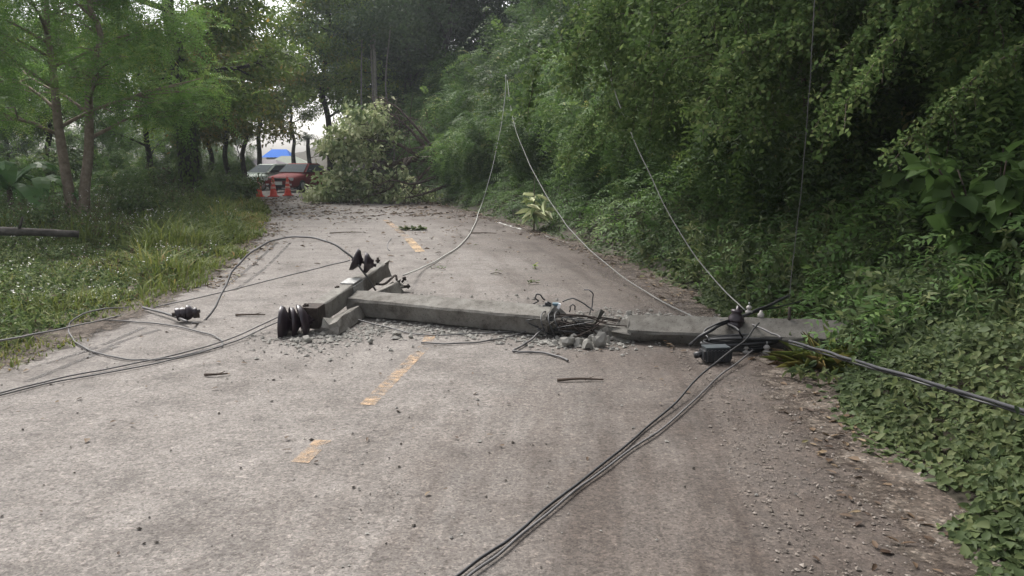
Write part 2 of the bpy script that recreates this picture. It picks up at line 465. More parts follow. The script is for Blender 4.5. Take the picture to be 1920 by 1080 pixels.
def ribbon(name, f0, f1, y0, y1, z, cols=1, step=.4, jit=0.0, seed=1):
    """strip along the road between lateral offsets f0(t)..f1(t)"""
    rg = np.random.default_rng(seed)
    ys = np.arange(y0, y1 + step / 2, step)
    sl = slope(ys); k = 1 / np.sqrt(1 + sl ** 2); nxv, nyv = k, -sl * k
    us = np.linspace(0, 1, cols + 1)
    V = np.zeros((len(ys), cols + 1, 3))
    for i, u in enumerate(us):
        o = (1 - u) * (f0 + (rg.normal(0, jit, len(ys)) if jit else 0)) + u * (f1 + (rg.normal(0, jit, len(ys)) if jit else 0))
        V[:, i, 0] = rc(ys) + nxv * o; V[:, i, 1] = ys + nyv * o; V[:, i, 2] = z
    id_ = np.arange(V.shape[0] * V.shape[1]).reshape(V.shape[:2])
    Fq = np.stack([id_[:-1, :-1], id_[:-1, 1:], id_[1:, 1:], id_[1:, :-1]], -1).reshape(-1, 4)
    me = quads_mesh(name, V, Fq)
    at = me.attributes.new('across', 'FLOAT', 'POINT')
    at.data.foreach_set('value', np.tile(us, len(ys)).astype(np.float32))
    return me
road = obj('road', ribbon('road', -HW, HW, -8, 85, 0.0, 12), M['road'])
tag(road, kind='structure')

def mat_paint(name, col, lo, hi):
    m, n, l, b = new_mat(name)
    t = noise(n, l, 11, 8, .7); t2 = noise(n, l, 2.2, 3, .5)
    s = n.new('ShaderNodeMath'); s.operation = 'MULTIPLY_ADD'; s.inputs[1].default_value = .6
    l.new(t.outputs[0], s.inputs[0])
    s2 = n.new('ShaderNodeMath'); s2.operation = 'MULTIPLY'; s2.inputs[1].default_value = .4; l.new(t2.outputs[0], s2.inputs[0])
    l.new(s2.outputs[0], s.inputs[2])
    r = ramp(n, [(lo, (0, 0, 0)), (hi, (1, 1, 1))])
    l.new(s.outputs[0], r.inputs[0])
    b.inputs['Base Color'].default_value = (*col, 1); b.inputs['Roughness'].default_value = .8
    tr = n.new('ShaderNodeBsdfTransparent'); mx = n.new('ShaderNodeMixShader')
    l.new(r.outputs[0], mx.inputs[0]); l.new(tr.outputs[0], mx.inputs[1]); l.new(b.outputs[0], mx.inputs[2])
    l.new(mx.outputs[0], n['Material Output'].inputs['Surface'])
    return m
M['paint_yellow'] = mat_paint('worn_yellow_paint', (.40, .27, .16), .455, .64)
M['paint_dash'] = mat_paint('yellow_paint', (.42, .29, .16), .34, .60)
M['paint_white'] = mat_paint('worn_white_paint', (.62, .61, .58), .40, .50)
def strip_mesh(name, a, b, w, z=.004, n=10):
    a, b = Vector(a), Vector(b); d = (b - a); s = Vector((-d.y, d.x, 0)).normalized() * w / 2
    V, Fq = [], []
    for i in range(n + 1):
        p = a.lerp(b, i / n)
        V += [(p + s).to_tuple(), (p - s).to_tuple()]
    V = [(x, y, z) for x, y, _ in V]
    Fq = [(2 * i, 2 * i + 1, 2 * i + 3, 2 * i + 2) for i in range(n)]
    me = bpy.data.meshes.new(name); me.from_pydata(V, [], Fq); return me
for a, b, w in (((797, 650), (688, 760), .105), ((606, 826), (562, 868), .10), ((808, 628), (799, 644), .10)):
    obj('centre_line', strip_mesh('centre_line', G(*a), G(*b), w), M['paint_yellow'], road)
obj('centre_line', strip_mesh('centre_line', G(788, 472), G(765, 447), .17), M['paint_dash'], road)
obj('centre_line', strip_mesh('centre_line', G(762, 444), G(722, 412), .16), M['paint_yellow'], road)
for a, b in (((20, 662), (75, 636)), ((95, 628), (170, 588)), ((240, 566), (300, 548))):
    obj('edge_line', strip_mesh('edge_line', G(*a), G(*b), .11), M['paint_white'], road)
for a, b in (((1022, 442), (1068, 456)), ((930, 416), (985, 432))):
    obj('edge_line', strip_mesh('edge_line', G(*a), G(*b), .10), M['paint_white'], road)
# dark tyre tracks on the left lane and dirt runs on the right
M['stones'] = mat_noise('loose_stones', [(.3, (.10, .085, .07)), (.6, (.22, .19, .165)), (.8, (.36, .33, .30))], 30, .95, 0)
M['track'] = mat_paint('tyre_track', (.06, .052, .048), .40, .60)
def track(pts, w):
    c = crom([G(*p) for p in pts], 12)
    V, Fq = [], []
    for i, p in enumerate(c):
        d = (c[min(i + 1, len(c) - 1)] - c[max(i - 1, 0)]); s = Vector((-d.y, d.x, 0)).normalized() * w / 2
        V += [((p + s).x, (p + s).y, .0035), ((p - s).x, (p - s).y, .0035)]
    Fq = [(2 * i, 2 * i + 1, 2 * i + 3, 2 * i + 2) for i in range(len(c) - 1)]
    me = bpy.data.meshes.new('tyre_track'); me.from_pydata(V, [], Fq)
    obj('tyre_track', me, M['track'], road)
for p in ([(60, 664), (130, 640), (250, 602)], [(60, 690), (180, 652), (270, 614)], [(170, 665), (230, 640), (300, 618)], [(50, 716), (160, 672), (220, 650)],
          [(420, 540), (470, 500), (520, 455)], [(440, 545), (500, 500), (545, 455)]):
    track(p, .055)
# dirt shoulders that bury the road's edges
def mat_shoulder():
    m, n, l, b = new_mat('shoulder_dirt')
    c = n.new('ShaderNodeTexCoord'); vec = c.outputs['Object']
    t = noise(n, l, 5, 12, .7, vec=vec)
    r = ramp(n, [(.3, (.034, .026, .02)), (.5, (.078, .062, .05)), (.75, (.15, .13, .11))]); l.new(t.outputs[0], r.inputs[0])
    v = n.new('ShaderNodeTexVoronoi'); v.inputs['Scale'].default_value = 70; l.new(vec, v.inputs['Vector'])
    sx = n.new('ShaderNodeSeparateColor'); l.new(v.outputs['Color'], sx.inputs[0])
    r2 = ramp(n, [(0, (.5, .5, .5)), (.5, (1, 1, 1)), (.8, (1.1, 1.1, 1.1)), (1, (2.1, 2.1, 2.1))]); l.new(sx.outputs[0], r2.inputs[0])
    mx = n.new('ShaderNodeMix'); mx.data_type = 'RGBA'; mx.blend_type = 'MULTIPLY'; mx.inputs[0].default_value = 1
    l.new(r.outputs[0], mx.inputs[6]); l.new(r2.outputs[0], mx.inputs[7]); l.new(mx.outputs[2], b.inputs['Base Color'])
    b.inputs['Roughness'].default_value = .95; b.inputs['Specular IOR Level'].default_value = .2
    bumpy(n, l, b, sx.outputs[0], .7, .012)
    at = n.new('ShaderNodeAttribute'); at.attribute_name = 'edge'
    ma = n.new('ShaderNodeMath'); ma.operation = 'MULTIPLY_ADD'; ma.inputs[1].default_value = 2.2; l.new(t.outputs[0], ma.inputs[0]); 
    m2 = n.new('ShaderNodeMath'); m2.operation = 'MULTIPLY_ADD'; m2.inputs[1].default_value = 2.2; m2.inputs[2].default_value = -1.35; l.new(at.outputs['Fac'], m2.inputs[0]); l.new(m2.outputs[0], ma.inputs[2])
    ra = ramp(n, [(.25, (0, 0, 0)), (.6, (1, 1, 1))]); l.new(ma.outputs[0], ra.inputs[0])
    tr = n.new('ShaderNodeBsdfTransparent'); ms = n.new('ShaderNodeMixShader')
    l.new(ra.outputs[0], ms.inputs[0]); l.new(tr.outputs[0], ms.inputs[1]); l.new(b.outputs[0], ms.inputs[2]); l.new(ms.outputs[0], n['Material Output'].inputs['Surface'])
    return m
M['shoulder'] = mat_shoulder()
for nm, a, b, sd in (('right_shoulder', HW - .75, HW + .8, 4), ('left_shoulder', -HW - .7, -HW + .45, 5)):
    me = ribbon(nm, a, b, -6, 60, .006, 6, .22, .03, sd)
    u_ = np.empty(len(me.vertices), np.float32); me.attributes['across'].data.foreach_get('value', u_)
    me.attributes.new('edge', 'FLOAT', 'POINT').data.foreach_set('value', u_ if nm[0] == 'r' else 1 - u_)
    tag(obj('road_shoulder', me, M['shoulder']), kind='structure')

# ------------------------------------------------------------------ tree builders
def grow(rng, height, r0, n_limbs, first, reach, rise, subs, lean=(0, 0), stems=1, fork=.15, droop=0.0, wander=.035):
    """skeleton: wood tubes and leaf anchors (position, outward direction)"""
    wood = MB(); anc = []
    for st in range(stems):
        a0 = rng.uniform(0, 6.28) if stems == 1 else st * math.pi + rng.uniform(-.25, .25)
        off = np.array([math.cos(a0), math.sin(a0), 0]) * (fork if stems > 1 else 0)
        nseg = 8
        pts = [np.array([off[0] * .5, off[1] * .5, -.3])]
        for i in range(1, nseg + 1):
            t = i / nseg
            p = np.array([lean[0] * t ** 1.4, lean[1] * t ** 1.4, height * t]) + off * (1 + t * height * .6) + np.append(rng.normal(0, wander * height * t, 2), 0)
            pts.append(p)
        rad = [r0 * (1.25 if i == 0 else 1) * (1 - .82 * i / nseg) / (stems ** .5) for i in range(nseg + 1)]
        wood.tube(crom(pts, 3), np.interp(np.linspace(0, 1, nseg * 3 + 1), np.linspace(0, 1, nseg + 1), rad).tolist(), 9)
        pa = np.array(pts)
        for k in range(n_limbs):
            f = first + (1 - first) * (k + rng.uniform(0, .9)) / n_limbs
            f = min(f, .99)
            b = np.array([np.interp(f * nseg + 0, np.arange(nseg + 1), pa[:, j]) for j in range(3)])
            az = k * 2.4 + rng.uniform(-.6, .6) + a0
            R_ = reach * rng.uniform(.65, 1.1) * (1 - .55 * max(0, (f - first) / (1 - first + 1e-6)) ** 1.6)
            dirh = np.array([math.cos(az), math.sin(az), 0])
            lp = [b]
            for q in range(1, 5):
                t = q / 4
                lp.append(b + dirh * R_ * t + np.array([0, 0, R_ * (rise * t - droop * t * t)]) + rng.normal(0, .06 * R_, 3) * t)
            rr = max(.012, r0 * .42 * (1 - .5 * f) / stems ** .5)
            wood.tube(crom(lp, 2), np.linspace(rr, rr * .22, 9).tolist(), 5)
            lpa = np.array(lp)
            anc.append((lp[-1], dirh))
            for s in range(subs):
                t = rng.uniform(.3, 1.0) * 4
                sb = np.array([np.interp(t, np.arange(5), lpa[:, j]) for j in range(3)])
                az2 = az + rng.choice([-1, 1]) * rng.uniform(.4, 1.3)
                d2 = np.array([math.cos(az2), math.sin(az2), rng.uniform(-.15, .7) * max(.3, rise)])
                Ls = R_ * rng.uniform(.25, .55)
                mid = sb + d2 * Ls * .55 + rng.normal(0, .04 * R_, 3); end = sb + d2 * Ls + np.array([0, 0, -droop * Ls * .5])
                wood.tube([sb, mid, end], [rr * .4, rr * .26, rr * .1], 4)
                anc.append((mid, d2)); anc.append((end, d2))
    return wood, np.array([a for a, _ in anc]), nz(np.array([d for _, d in anc]))

def foliage(rng, A, D, kind, per, sigma, size=1.0, droop=.25, tint=(.5, .2)):
    lv = Leaves()
    N = len(A) * per
    b = np.repeat(A, per, 0) + rng.normal(0, sigma, (N, 3)) * np.array([1, 1, .7])
    o = np.repeat(D, per, 0)
    ct = np.repeat(rng.normal(0, tint[1] * .7, len(A)), per)         # each spray has its own shade of leaf
    tn = tint[0] + ct + rng.normal(0, tint[1] * .6, N)
    d = nz(o * .5 + rng.normal(0, .7, (N, 3)) + np.array([0, 0, -droop * .7]))
    up = nz(np.array([0, 0, 1.0]) + rng.normal(0, .55, (N, 3)))
    if kind == 'frond':
        lv.fronds(rng, b, d, rng.uniform(.3, .55, N) * size, 7, .10 * size, .036 * size, droop, tn)
    elif kind == 'fine':
        lv.fronds(rng, b, d, rng.uniform(.3, .5, N) * size, 9, .085 * size, .024 * size, droop, tn)
    elif kind == 'broad':
        L = rng.uniform(.10, .2, N) * size
        lv.leaf(b, d, up, L, L * .5, tn, droop=.12)
    elif kind == 'oval':
        L = rng.uniform(.05, .09, N) * size
        lv.diamond(b, d, up, L, L * .62, tn)
    elif kind == 'blade':
        L = rng.uniform(.14, .26, N) * size
        lv.diamond(b, d, up, L, L * .2, tn, wide=.3)
    return lv

PROTO = {}
def proto(key, wood, lv, wmat, lmat):
    w = wood.mesh(key + '_trunk'); c = lv.mesh(key + '_crown')
    w.materials.append(M[wmat]); c.materials.append(M[lmat])
    PROTO[key] = (w, c)
def plant(key, x, y, label, cat='tree', name='tree', s=1.0, rz=None, group=None, parts=('trunk', 'crown'), z=None, dz=0.0):
    t = thing(name, label, cat, (x, y, (Hs(x, y) if z is None else z) + dz), random.uniform(0, 6.28) if rz is None else rz, s, group)
    link(bpy.data.objects.new(parts[0], PROTO[key][0]), t)
    link(bpy.data.objects.new(parts[1], PROTO[key][1]), t)
    return t

def make_protos():
    for i in range(2):                                   # forest trees with feathery crowns
        g = np.random.default_rng(20 + i)
        w, A, D = grow(g, 8.5, .17, 13, .22, 2.7, .55, 6, (g.normal(0, .5), g.normal(0, .5)))
        proto(f'feather{i}', w, foliage(g, A, D, 'frond', 20, .34, 1.35), 'bark_dark', 'frond')
    for i in range(2):                                   # dark broadleaf forest trees
        g = np.random.default_rng(40 + i)
        w, A, D = grow(g, 10.5, .22, 14, .18, 2.9, .5, 6, (g.normal(0, .5), 0))
        proto(f'dark{i}', w, foliage(g, A, D, 'broad', 90, .42, 1.15), 'bark_dark', 'dark')
    g = np.random.default_rng(60)
    w, A, D = grow(g, 9.5, .2, 14, .36, 2.8, .5, 6)
    proto('olive', w, foliage(g, A, D, 'broad', 120, .42, 1.15), 'bark_dark', 'olive')
    g = np.random.default_rng(61)
    w, A, D = grow(g, 7.5, .13, 12, .3, 2.2, .45, 5, droop=.3)
    proto('yellow', w, foliage(g, A, D, 'broad', 60, .36, 1.1, .5), 'bark_dark', 'yellowing')
    for i in range(3):                                   # arching feathery shrubs
        g = np.random.default_rng(80 + i)
        w = MB(); an, dr = [], []
        for k in range(15):
            az = k * 2.4 + g.uniform(-.4, .4); rch = g.uniform(.6, 1.75); ht = g.uniform(1.7, 3.3)
            d = np.array([math.cos(az), math.sin(az), 0])
            pts = [d * rch * t ** 1.5 + np.array([0, 0, ht * (1.25 * t - .38 * t * t * (rch / 1.2)) - .2 * (t == 0)]) + g.normal(0, .05, 3) * t for t in np.linspace(0, 1, 7)]
            w.tube(crom(pts, 2), np.linspace(.024, .005, 13).tolist(), 5)
            for t in np.linspace(.18, 1, 15):
                q = np.array([np.interp(t * 6, np.arange(7), np.array(pts)[:, j]) for j in range(3)])
                an.append(q); dr.append(nz(d * .8 + g.normal(0, .6, 3)))
        proto(f'shrub{i}', w, foliage(g, np.array(an), np.array(dr), 'frond', 7, .18, 1.4, .5), 'twig', 'frond')
    for i in range(2):                                   # shrubs hung with strings of small oval leaves
        g = np.random.default_rng(90 + i)
        w, A, D = grow(g, 4.6, .06, 13, .3, 2.3, .55, 5, (-.5, -.2), 2, .12, .55)
        extra, ed = [], []
        for a, d in zip(A, D):
            n = g.integers(5, 10); q = a.copy(); st = np.array([d[0], d[1], 0]) * .08
            pl = [q.copy()]
            for k in range(n):
                q = q + st * (1 - k / n) + np.array([g.normal(0, .03), g.normal(0, .03), -.10])
                extra.append(q.copy()); ed.append(d); pl.append(q.copy())
            w.tube(pl, .005, 3, cap=False)
        proto(f'small{i}', w, foliage(g, np.concatenate([A, extra]), np.concatenate([D, ed]), 'oval', 40, .09, 1.0, .5), 'twig', 'small')
    g = np.random.default_rng(101)                       # big soft leaves
    w = MB(); an, dr = [], []
    for k in range(9):
        az = k * 2.4; d = np.array([math.cos(az), math.sin(az), 0]); rch = g.uniform(.25, .7); ht = g.uniform(.8, 1.7)
        pts = [d * rch * t ** 1.3 + np.array([0, 0, ht * t - .1 * (t == 0)]) for t in np.linspace(0, 1, 5)]
        w.tube(pts, np.linspace(.016, .006, 5).tolist(), 5)
        for t in np.linspace(.3, 1, 9):
            an.append(np.array([np.interp(t * 4, np.arange(5), np.array(pts)[:, j]) for j in range(3)])); dr.append(nz(d + g.normal(0, .7, 3)))
    lv = Leaves(); A, D = np.array(an), np.array(dr); N = len(A) * 4
    b = np.repeat(A, 4, 0) + g.normal(0, .05, (N, 3)); o = nz(np.repeat(D, 4, 0) + g.normal(0, .5, (N, 3)) + np.array([0, 0, -.25]))
    L = g.uniform(.16, .27, N)
    lv.leaf(b, o, nz(np.array([0, 0, 1.]) + g.normal(0, .4, (N, 3))), L, L * .72, np.clip(g.normal(.32, .22, N), 0, 1), cup=.18, droop=.25)
    proto('bigleaf', w, lv, 'twig', 'broad')
make_protos()
for i in range(2):                                       # low leafy verge bushes
    g = np.random.default_rng(110 + i)
    w = MB(); an, dr = [], []
    for k in range(16):
        az = k * 2.4 + g.uniform(-.4, .4); d = np.array([math.cos(az), math.sin(az), 0]); rch = g.uniform(.2, .95); ht = g.uniform(.55, 1.25)
        pts = [d * rch * t ** 1.2 + np.array([0, 0, ht * t - .1 * (t == 0)]) for t in np.linspace(0, 1, 5)]
        w.tube(pts, np.linspace(.014, .004, 5).tolist(), 4)
        for t in np.linspace(.2, 1, 8):
            an.append(np.array([np.interp(t * 4, np.arange(5), np.array(pts)[:, j]) for j in range(3)])); dr.append(nz(d + g.normal(0, .7, 3)))
    proto(f'bush{i}', w, foliage(g, np.array(an), np.array(dr), 'broad', 22, .13, .75, .3), 'twig', 'weed')

# light-green feathery twin-trunk tree, left foreground
g = np.random.default_rng(5)
w, A, D = grow(g, 7.6, .21, 13, .27, 3.2, .55, 8, (.35, 0), 2, .13, .12, .022)
proto('twin', w, foliage(g, A, D, 'fine', 15, .3, 1.35, .25, (.5, .25)), 'bark_pale', 'frond_bright')
# the large leaning tree with ivy-dark trunk
g = np.random.default_rng(9)
w, A, D = grow(g, 11, .42, 15, .26, 3.6, .4, 7, (-.6, 0), 1, .1, .15, .012)
lv = foliage(g, A, D, 'broad', 110, .42, 1.15, .4)
N = 2600
az = g.uniform(0, 6.28, N); zz = g.uniform(0, 4.2, N)
rr = .42 * (1.0 - .5 * zz / 11) + g.uniform(0, .1, N)
bb = np.stack([np.cos(az) * rr - .6 * (zz / 11) ** 1.4, np.sin(az) * rr, zz], -1)
lv.leaf(bb, np.stack([np.cos(az) * .5, np.sin(az) * .5, -np.ones(N)], -1) + g.normal(0, .3, (N, 3)), np.stack([np.cos(az), np.sin(az), .4 * np.ones(N)], -1), .13, .07, np.clip(g.normal(.15, .1, N), 0, 1))
proto('ivy', w, lv, 'bark_dark', 'olive')

def PX(px, d): return float(P(px, 400, d).x)

# ------------------------------------------------------------------ trees on the left
plant('twin', PX(146, 20.5), 20.5, 'light green feathery tree with twin pale brown trunks beside the fallen log', rz=.25)
plant('ivy', PX(362, 29), 29, 'tall tree with a thick dark ivy-covered trunk on the left verge', rz=.3, s=1.0)
plant('yellow', PX(432, 33), 33, 'thin tree with yellow-brown drooping leaves right of the thick dark trunk', s=.95, rz=1.0)
plant('yellow', PX(462, 37), 37, 'yellowing tree overhanging the road just left of the cones', s=1.0, rz=2.2)
plant('olive', PX(622, 44), 44, 'olive tree with a dark trunk rising behind the pale fallen tree', s=1.1, rz=4.0)
plant('olive', PX(555, 62), 62, 'far olive tree whose crown crosses the bright sky gap over the parked cars', s=.8, rz=2.0, dz=1.2)
LG = 'forest trees crowded on the left side of the road'
LL = 'one of the mid green forest trees crowded behind the verge left of the road'
for i, (px, d, k, s) in enumerate([(-60, 24, 'feather0', .8), (290, 34, 'feather0', .85), (-30, 34, 'feather1', .9),
                                   (100, 36, 'olive', .8), (400, 42, 'olive', .75), (190, 44, 'feather1', .9), (30, 46, 'dark1', .7), (330, 50, 'feather0', .9)]):
    plant(k, PX(px, d), d, LL, s=s, group=LG)
for px, d, sc_, lab in ((448, 27.5, .5, 'low bush bulging out of the verge grass just left of the cones'), (405, 25, .42, 'low bush in the verge grass in front of the thick dark trunk'),
                        (455, 34, .40, 'small bush at the verge corner nearest the leftmost cone'), (255, 20, .42, 'low bush in the weeds right of the twin pale trunks'), (60, 16.5, .36, 'low bush behind the weathered log')):
    plant('bush0' if px % 2 else 'bush1', PX(px, d), d, lab, 'shrub', 'shrub', sc_ * 2.1, None, None, ('stem', 'foliage'))
for px, d, k, s_ in [(-90, 60, 'feather0', .62), (-20, 66, 'feather1', .6), (60, 60, 'feather0', .6), (130, 66, 'feather1', .62), (200, 60, 'feather0', .58), (265, 66, 'feather1', .6), (320, 62, 'feather0', .55),
                    (370, 68, 'feather1', .55), (415, 64, 'feather0', .5), (450, 72, 'feather1', .5)]:
    plant(k, PX(px, d), d, 'one of the low leafy trees closing the view far behind the left verge', s=s_, group='low leafy trees far behind the left verge')
plant('olive', PX(492, 50), 50, 'olive tree between the thick dark trunk and the bright sky gap', s=.9, rz=1.1)
for px, d, s_, lab in ((862, 30.5, .7, 'feathery bush hiding the root end of the fallen tree'), (905, 28, .8, 'feathery bush at the foot of the bank just right of the fallen tree')):
    plant('shrub1', PX(px, d), d, lab, 'shrub', 'shrub', s_, None, None, ('stem', 'foliage'))
SG = 'shrubs growing under the trees on the left'
for i, (px, d, s) in enumerate([(-20, 24, .8), (60, 28, .8), (220, 27, .6), (275, 29, .6), (305, 35, .7), (400, 38, .6), (440, 42, .6), (120, 32, .8), (200, 35, .8), (20, 36, .9), (465, 47, .5), (250, 40, .8), (350, 46, .8), (110, 44, .9), (30, 50, 1.0), (190, 50, .9), (420, 54, .7)]):
    plant(f'bush{i % 2}' if i % 2 else f'shrub{i % 3}', PX(px, d), d, 'one of the green shrubs filling the shade under the left trees', 'shrub', 'shrub', s * (2.2 if i % 2 else 1), None, SG, ('stem', 'foliage'))

# ------------------------------------------------------------------ the right bank
RG = 'feathery shrubs crowded on the right bank'
RL = 'one of the arching feathery green shrubs crowded on the right bank'
rg = np.random.default_rng(31)
def bank(y, s):
    sl = float(slope(y)); k = 1 / math.sqrt(1 + sl * sl)
    o = HW + s
    return float(rc(y)) + k * o, y - sl * k * o
i = 0
for s0, step, sc0, y0, y1 in ((1.9, 1.7, .75, 7.5, 38), (3.4, 1.9, 1.0, 5.5, 44), (5.4, 2.3, 1.3, 5.0, 48)):
    y = y0
    while y < y1:
        x_, y_ = bank(y, s0 + rg.uniform(-.4, .5))
        k = f'shrub{i % 3}'
        plant(k, x_, y_, RL, 'shrub', 'shrub', sc0 * rg.uniform(.8, 1.2), None, RG, ('stem', 'foliage'))
        y += step * rg.uniform(.8, 1.2); i += 1
TG = 'forest trees rising behind the shrubs of the right bank'
TL = 'one of the tall forest trees rising behind the shrubs of the right bank'
for y, s, k, sc_ in [(27, 8.5, 'feather0', .8),
                    (31, 9, 'feather1', .9), (36, 9, 'feather0', .8), (8, 12, 'dark1', .9), (14, 13, 'dark0', .9), (20, 13, 'feather1', 1), (26, 13, 'dark1', 1), (32, 13, 'dark0', 1.), (4, 10, 'dark1', .7)]:
    x_, y_ = bank(y, s)
    plant(k, x_, y_, TL, s=sc_, group=TG)
# hanging small-leaved growth over the near right
plant('small0', *bank(10.2, 2.0), 'small-leaved shrub with hanging leaf strings behind the thin vertical wire', 'shrub', 'shrub', 1.0, .4, None, ('stem', 'foliage'))
plant('small1', *bank(8.3, 2.9), 'small-leaved shrub with arching leaf strings at the upper right of the bank', 'shrub', 'shrub', 1.0, 2.4, None, ('stem', 'foliage'))
plant('small1', *bank(13.2, 1.9), 'small-leaved shrub drooping over the bank beyond the twisted steel wire', 'shrub', 'shrub', .95, 4.4, None, ('stem', 'foliage'))
plant('bigleaf', PX(1865, 6.4), 6.4, 'broad-leaved plant with large soft leaves at the right picture edge', 'plant', 'broadleaf_plant', 1.0, 1.0, None, ('stem', 'foliage'))
plant('bigleaf', PX(1760, 7.6), 7.6, 'broad-leaved plant low on the bank left of the largest soft leaves', 'plant', 'broadleaf_plant', .72, 3.0, None, ('stem', 'foliage'))
g = np.random.default_rng(55); lv = Leaves(); n = 34
az = g.uniform(0, 6.28, n)
lv.leaf(np.stack([g.normal(0, .1, n), g.normal(0, .1, n), g.uniform(.35, .85, n)], -1), np.stack([np.cos(az), np.sin(az), g.uniform(-.5, .5, n)], -1), np.array([0, 0, 1.]) + g.normal(0, .3, (n, 3)), g.uniform(.3, .52, n), .13, g.uniform(.1, .9, n), droop=.45)
w = MB(); w.tube([(0, 0, -.1), (.03, 0, .45), (0, 0, .95)], [.02, .015, .008], 6); w.tube([(.02, 0, .4), (-.12, .05, 1.25)], [.01, .004], 5)
proto('lone', w, lv, 'twig', 'pale')
plant('lone', PX(1000, 18.9), 18.4, 'single pale yellow-green plant at the foot of the bank between the two hanging wires', 'plant', 'broadleaf_plant', 1.0, 5.0, None, ('stem', 'foliage'))

# long arching leafy branches hanging in front of the dark bank
def hanging_branch(pts, label, seed, size=1.0, n=420, sig=.055):
    g = np.random.default_rng(seed)
    c = np.array([list(p) for p in crom([P(*q) for q in pts], 14)]); o = c[0].copy()
    t = thing('hanging_branch', label, 'branch', o)
    w = MB(); w.tube(c - o, np.linspace(.012, .003, len(c)).tolist(), 5)
    u = g.uniform(.08, 1, 26) * (len(c) - 1); A = [c - o]
    for q in u:
        b = np.array([np.interp(q, np.arange(len(c)), c[:, j]) for j in range(3)]) - o
        L = g.uniform(.12, .34) * size; d = np.array([g.normal(-.3, .5), g.normal(-.3, .4), -.55])
        k = np.array([b + d * L * f + np.array([0, 0, -.25 * L * f * f]) for f in np.linspace(0, 1, 7)])
        w.tube(k, .003, 3, cap=False); A.append(k)
    w.build('stem', M['twig'], t)
    A = np.concatenate(A); sel = A[g.integers(0, len(A), n * 3)]
    lv = Leaves(); N = len(sel); L = g.uniform(.032, .06, N) * size
    d = nz(g.normal(0, .7, (N, 3)) + np.array([-.25, -.3, -.35]))
    lv.diamond(sel + g.normal(0, sig * .55, (N, 3)), d, nz(np.array([-.2, -.5, .8]) + g.normal(0, .5, (N, 3))), L, L * .6, np.clip(g.normal(.58, .22, N), 0, 1))
    obj('leaves', lv.mesh('leaves'), M['small'], t)
hanging_branch([(1960, 60, 6.4), (1880, 110, 6.2), (1800, 170, 6.0), (1715, 255, 5.9)], 'long leafy branch slanting down above the large soft leaves at the right', 1)
hanging_branch([(1800, -60, 7.2), (1740, 20, 7.0), (1660, 95, 6.8), (1580, 200, 6.7)], 'leafy branch slanting down from the top picture edge toward the thin vertical wire', 2, 1.1)
hanging_branch([(1620, -60, 8.6), (1560, 10, 8.4), (1470, 60, 8.2), (1380, 110, 8.1), (1310, 215, 8.0)], 'leafy branch arching left from the top and drooping over the twisted steel wire', 3, 1.35, 620, .08)
hanging_branch([(1560, -20, 8.3), (1500, 70, 8.1), (1440, 140, 8.0), (1390, 210, 7.9)], 'shorter leafy branch drooping just right of the longest arching branch', 4, 1.25, 520, .07)
hanging_branch([(1700, -60, 8.0), (1640, 40, 7.8), (1590, 120, 7.7), (1560, 220, 7.6)], 'leafy branch hanging steeply between the thin vertical wire and the dark hollow', 5, 1.25, 520, .07)

# ------------------------------------------------------------------ dark forest behind the bend
BG = 'dark trees of the forest behind the bend'
for i, (px, d, s) in enumerate([(705, 52, 1.2), (735, 50, 1.1), (765, 48, 1.1), (830, 46, 1.1), (900, 48, 1.15), (980, 46, 1.1), (1060, 44, 1.1), (700, 62, 1.3), (750, 60, 1.3), (800, 58, 1.4), (880, 58, 1.4), (960, 58, 1.4), (1050, 56, 1.4), (1150, 50, 1.3), (1250, 46, 1.2)]):
    plant(f'dark{i % 2}', PX(px, d), d, 'one of the dark forest trees standing behind the bend of the road', s=s, group=BG, z=min(Hs(PX(px, d), d), 3.0))
for i, (px, r) in enumerate([(684, .05), (702, .055), (712, .11), (738, .05)]):
    x_, d = PX(px, 41), 41.0
    z0 = min(Hs(x_, d), 2.5)
    t = thing('slender_tree', ['thin pale tree trunk, leftmost of the four before the dark forest', 'thin pale tree trunk just left of the thickest of the four',
                               'thickest of the four pale trunks before the dark forest', 'thin pale tree trunk, rightmost of the four before the dark forest'][i], 'tree', (x_, d, z0), 0)
    w = MB(); g = np.random.default_rng(i)
    w.tube(crom([(0, 0, -.3), (g.normal(0, .05), 0, 2), (g.normal(0, .1), 0, 4.5), (g.normal(0, .15), 0, 7.5)], 4), np.linspace(r, r * .7, 13).tolist(), 8)
    w.build('trunk', M['bark_grey'], t)
    A = g.normal(0, .9, (14, 3)) + np.array([0, 0, 8.0])
    for a in A: w2 = None
    foliage(g, A, nz(g.normal(0, 1, (14, 3))), 'broad', 60, .35, 1.2)
    lv = foliage(g, A, nz(g.normal(0, 1, (14, 3))), 'broad', 60, .35, 1.2)
    c = lv.mesh('crown'); obj('crown', c, M['dark'], t)

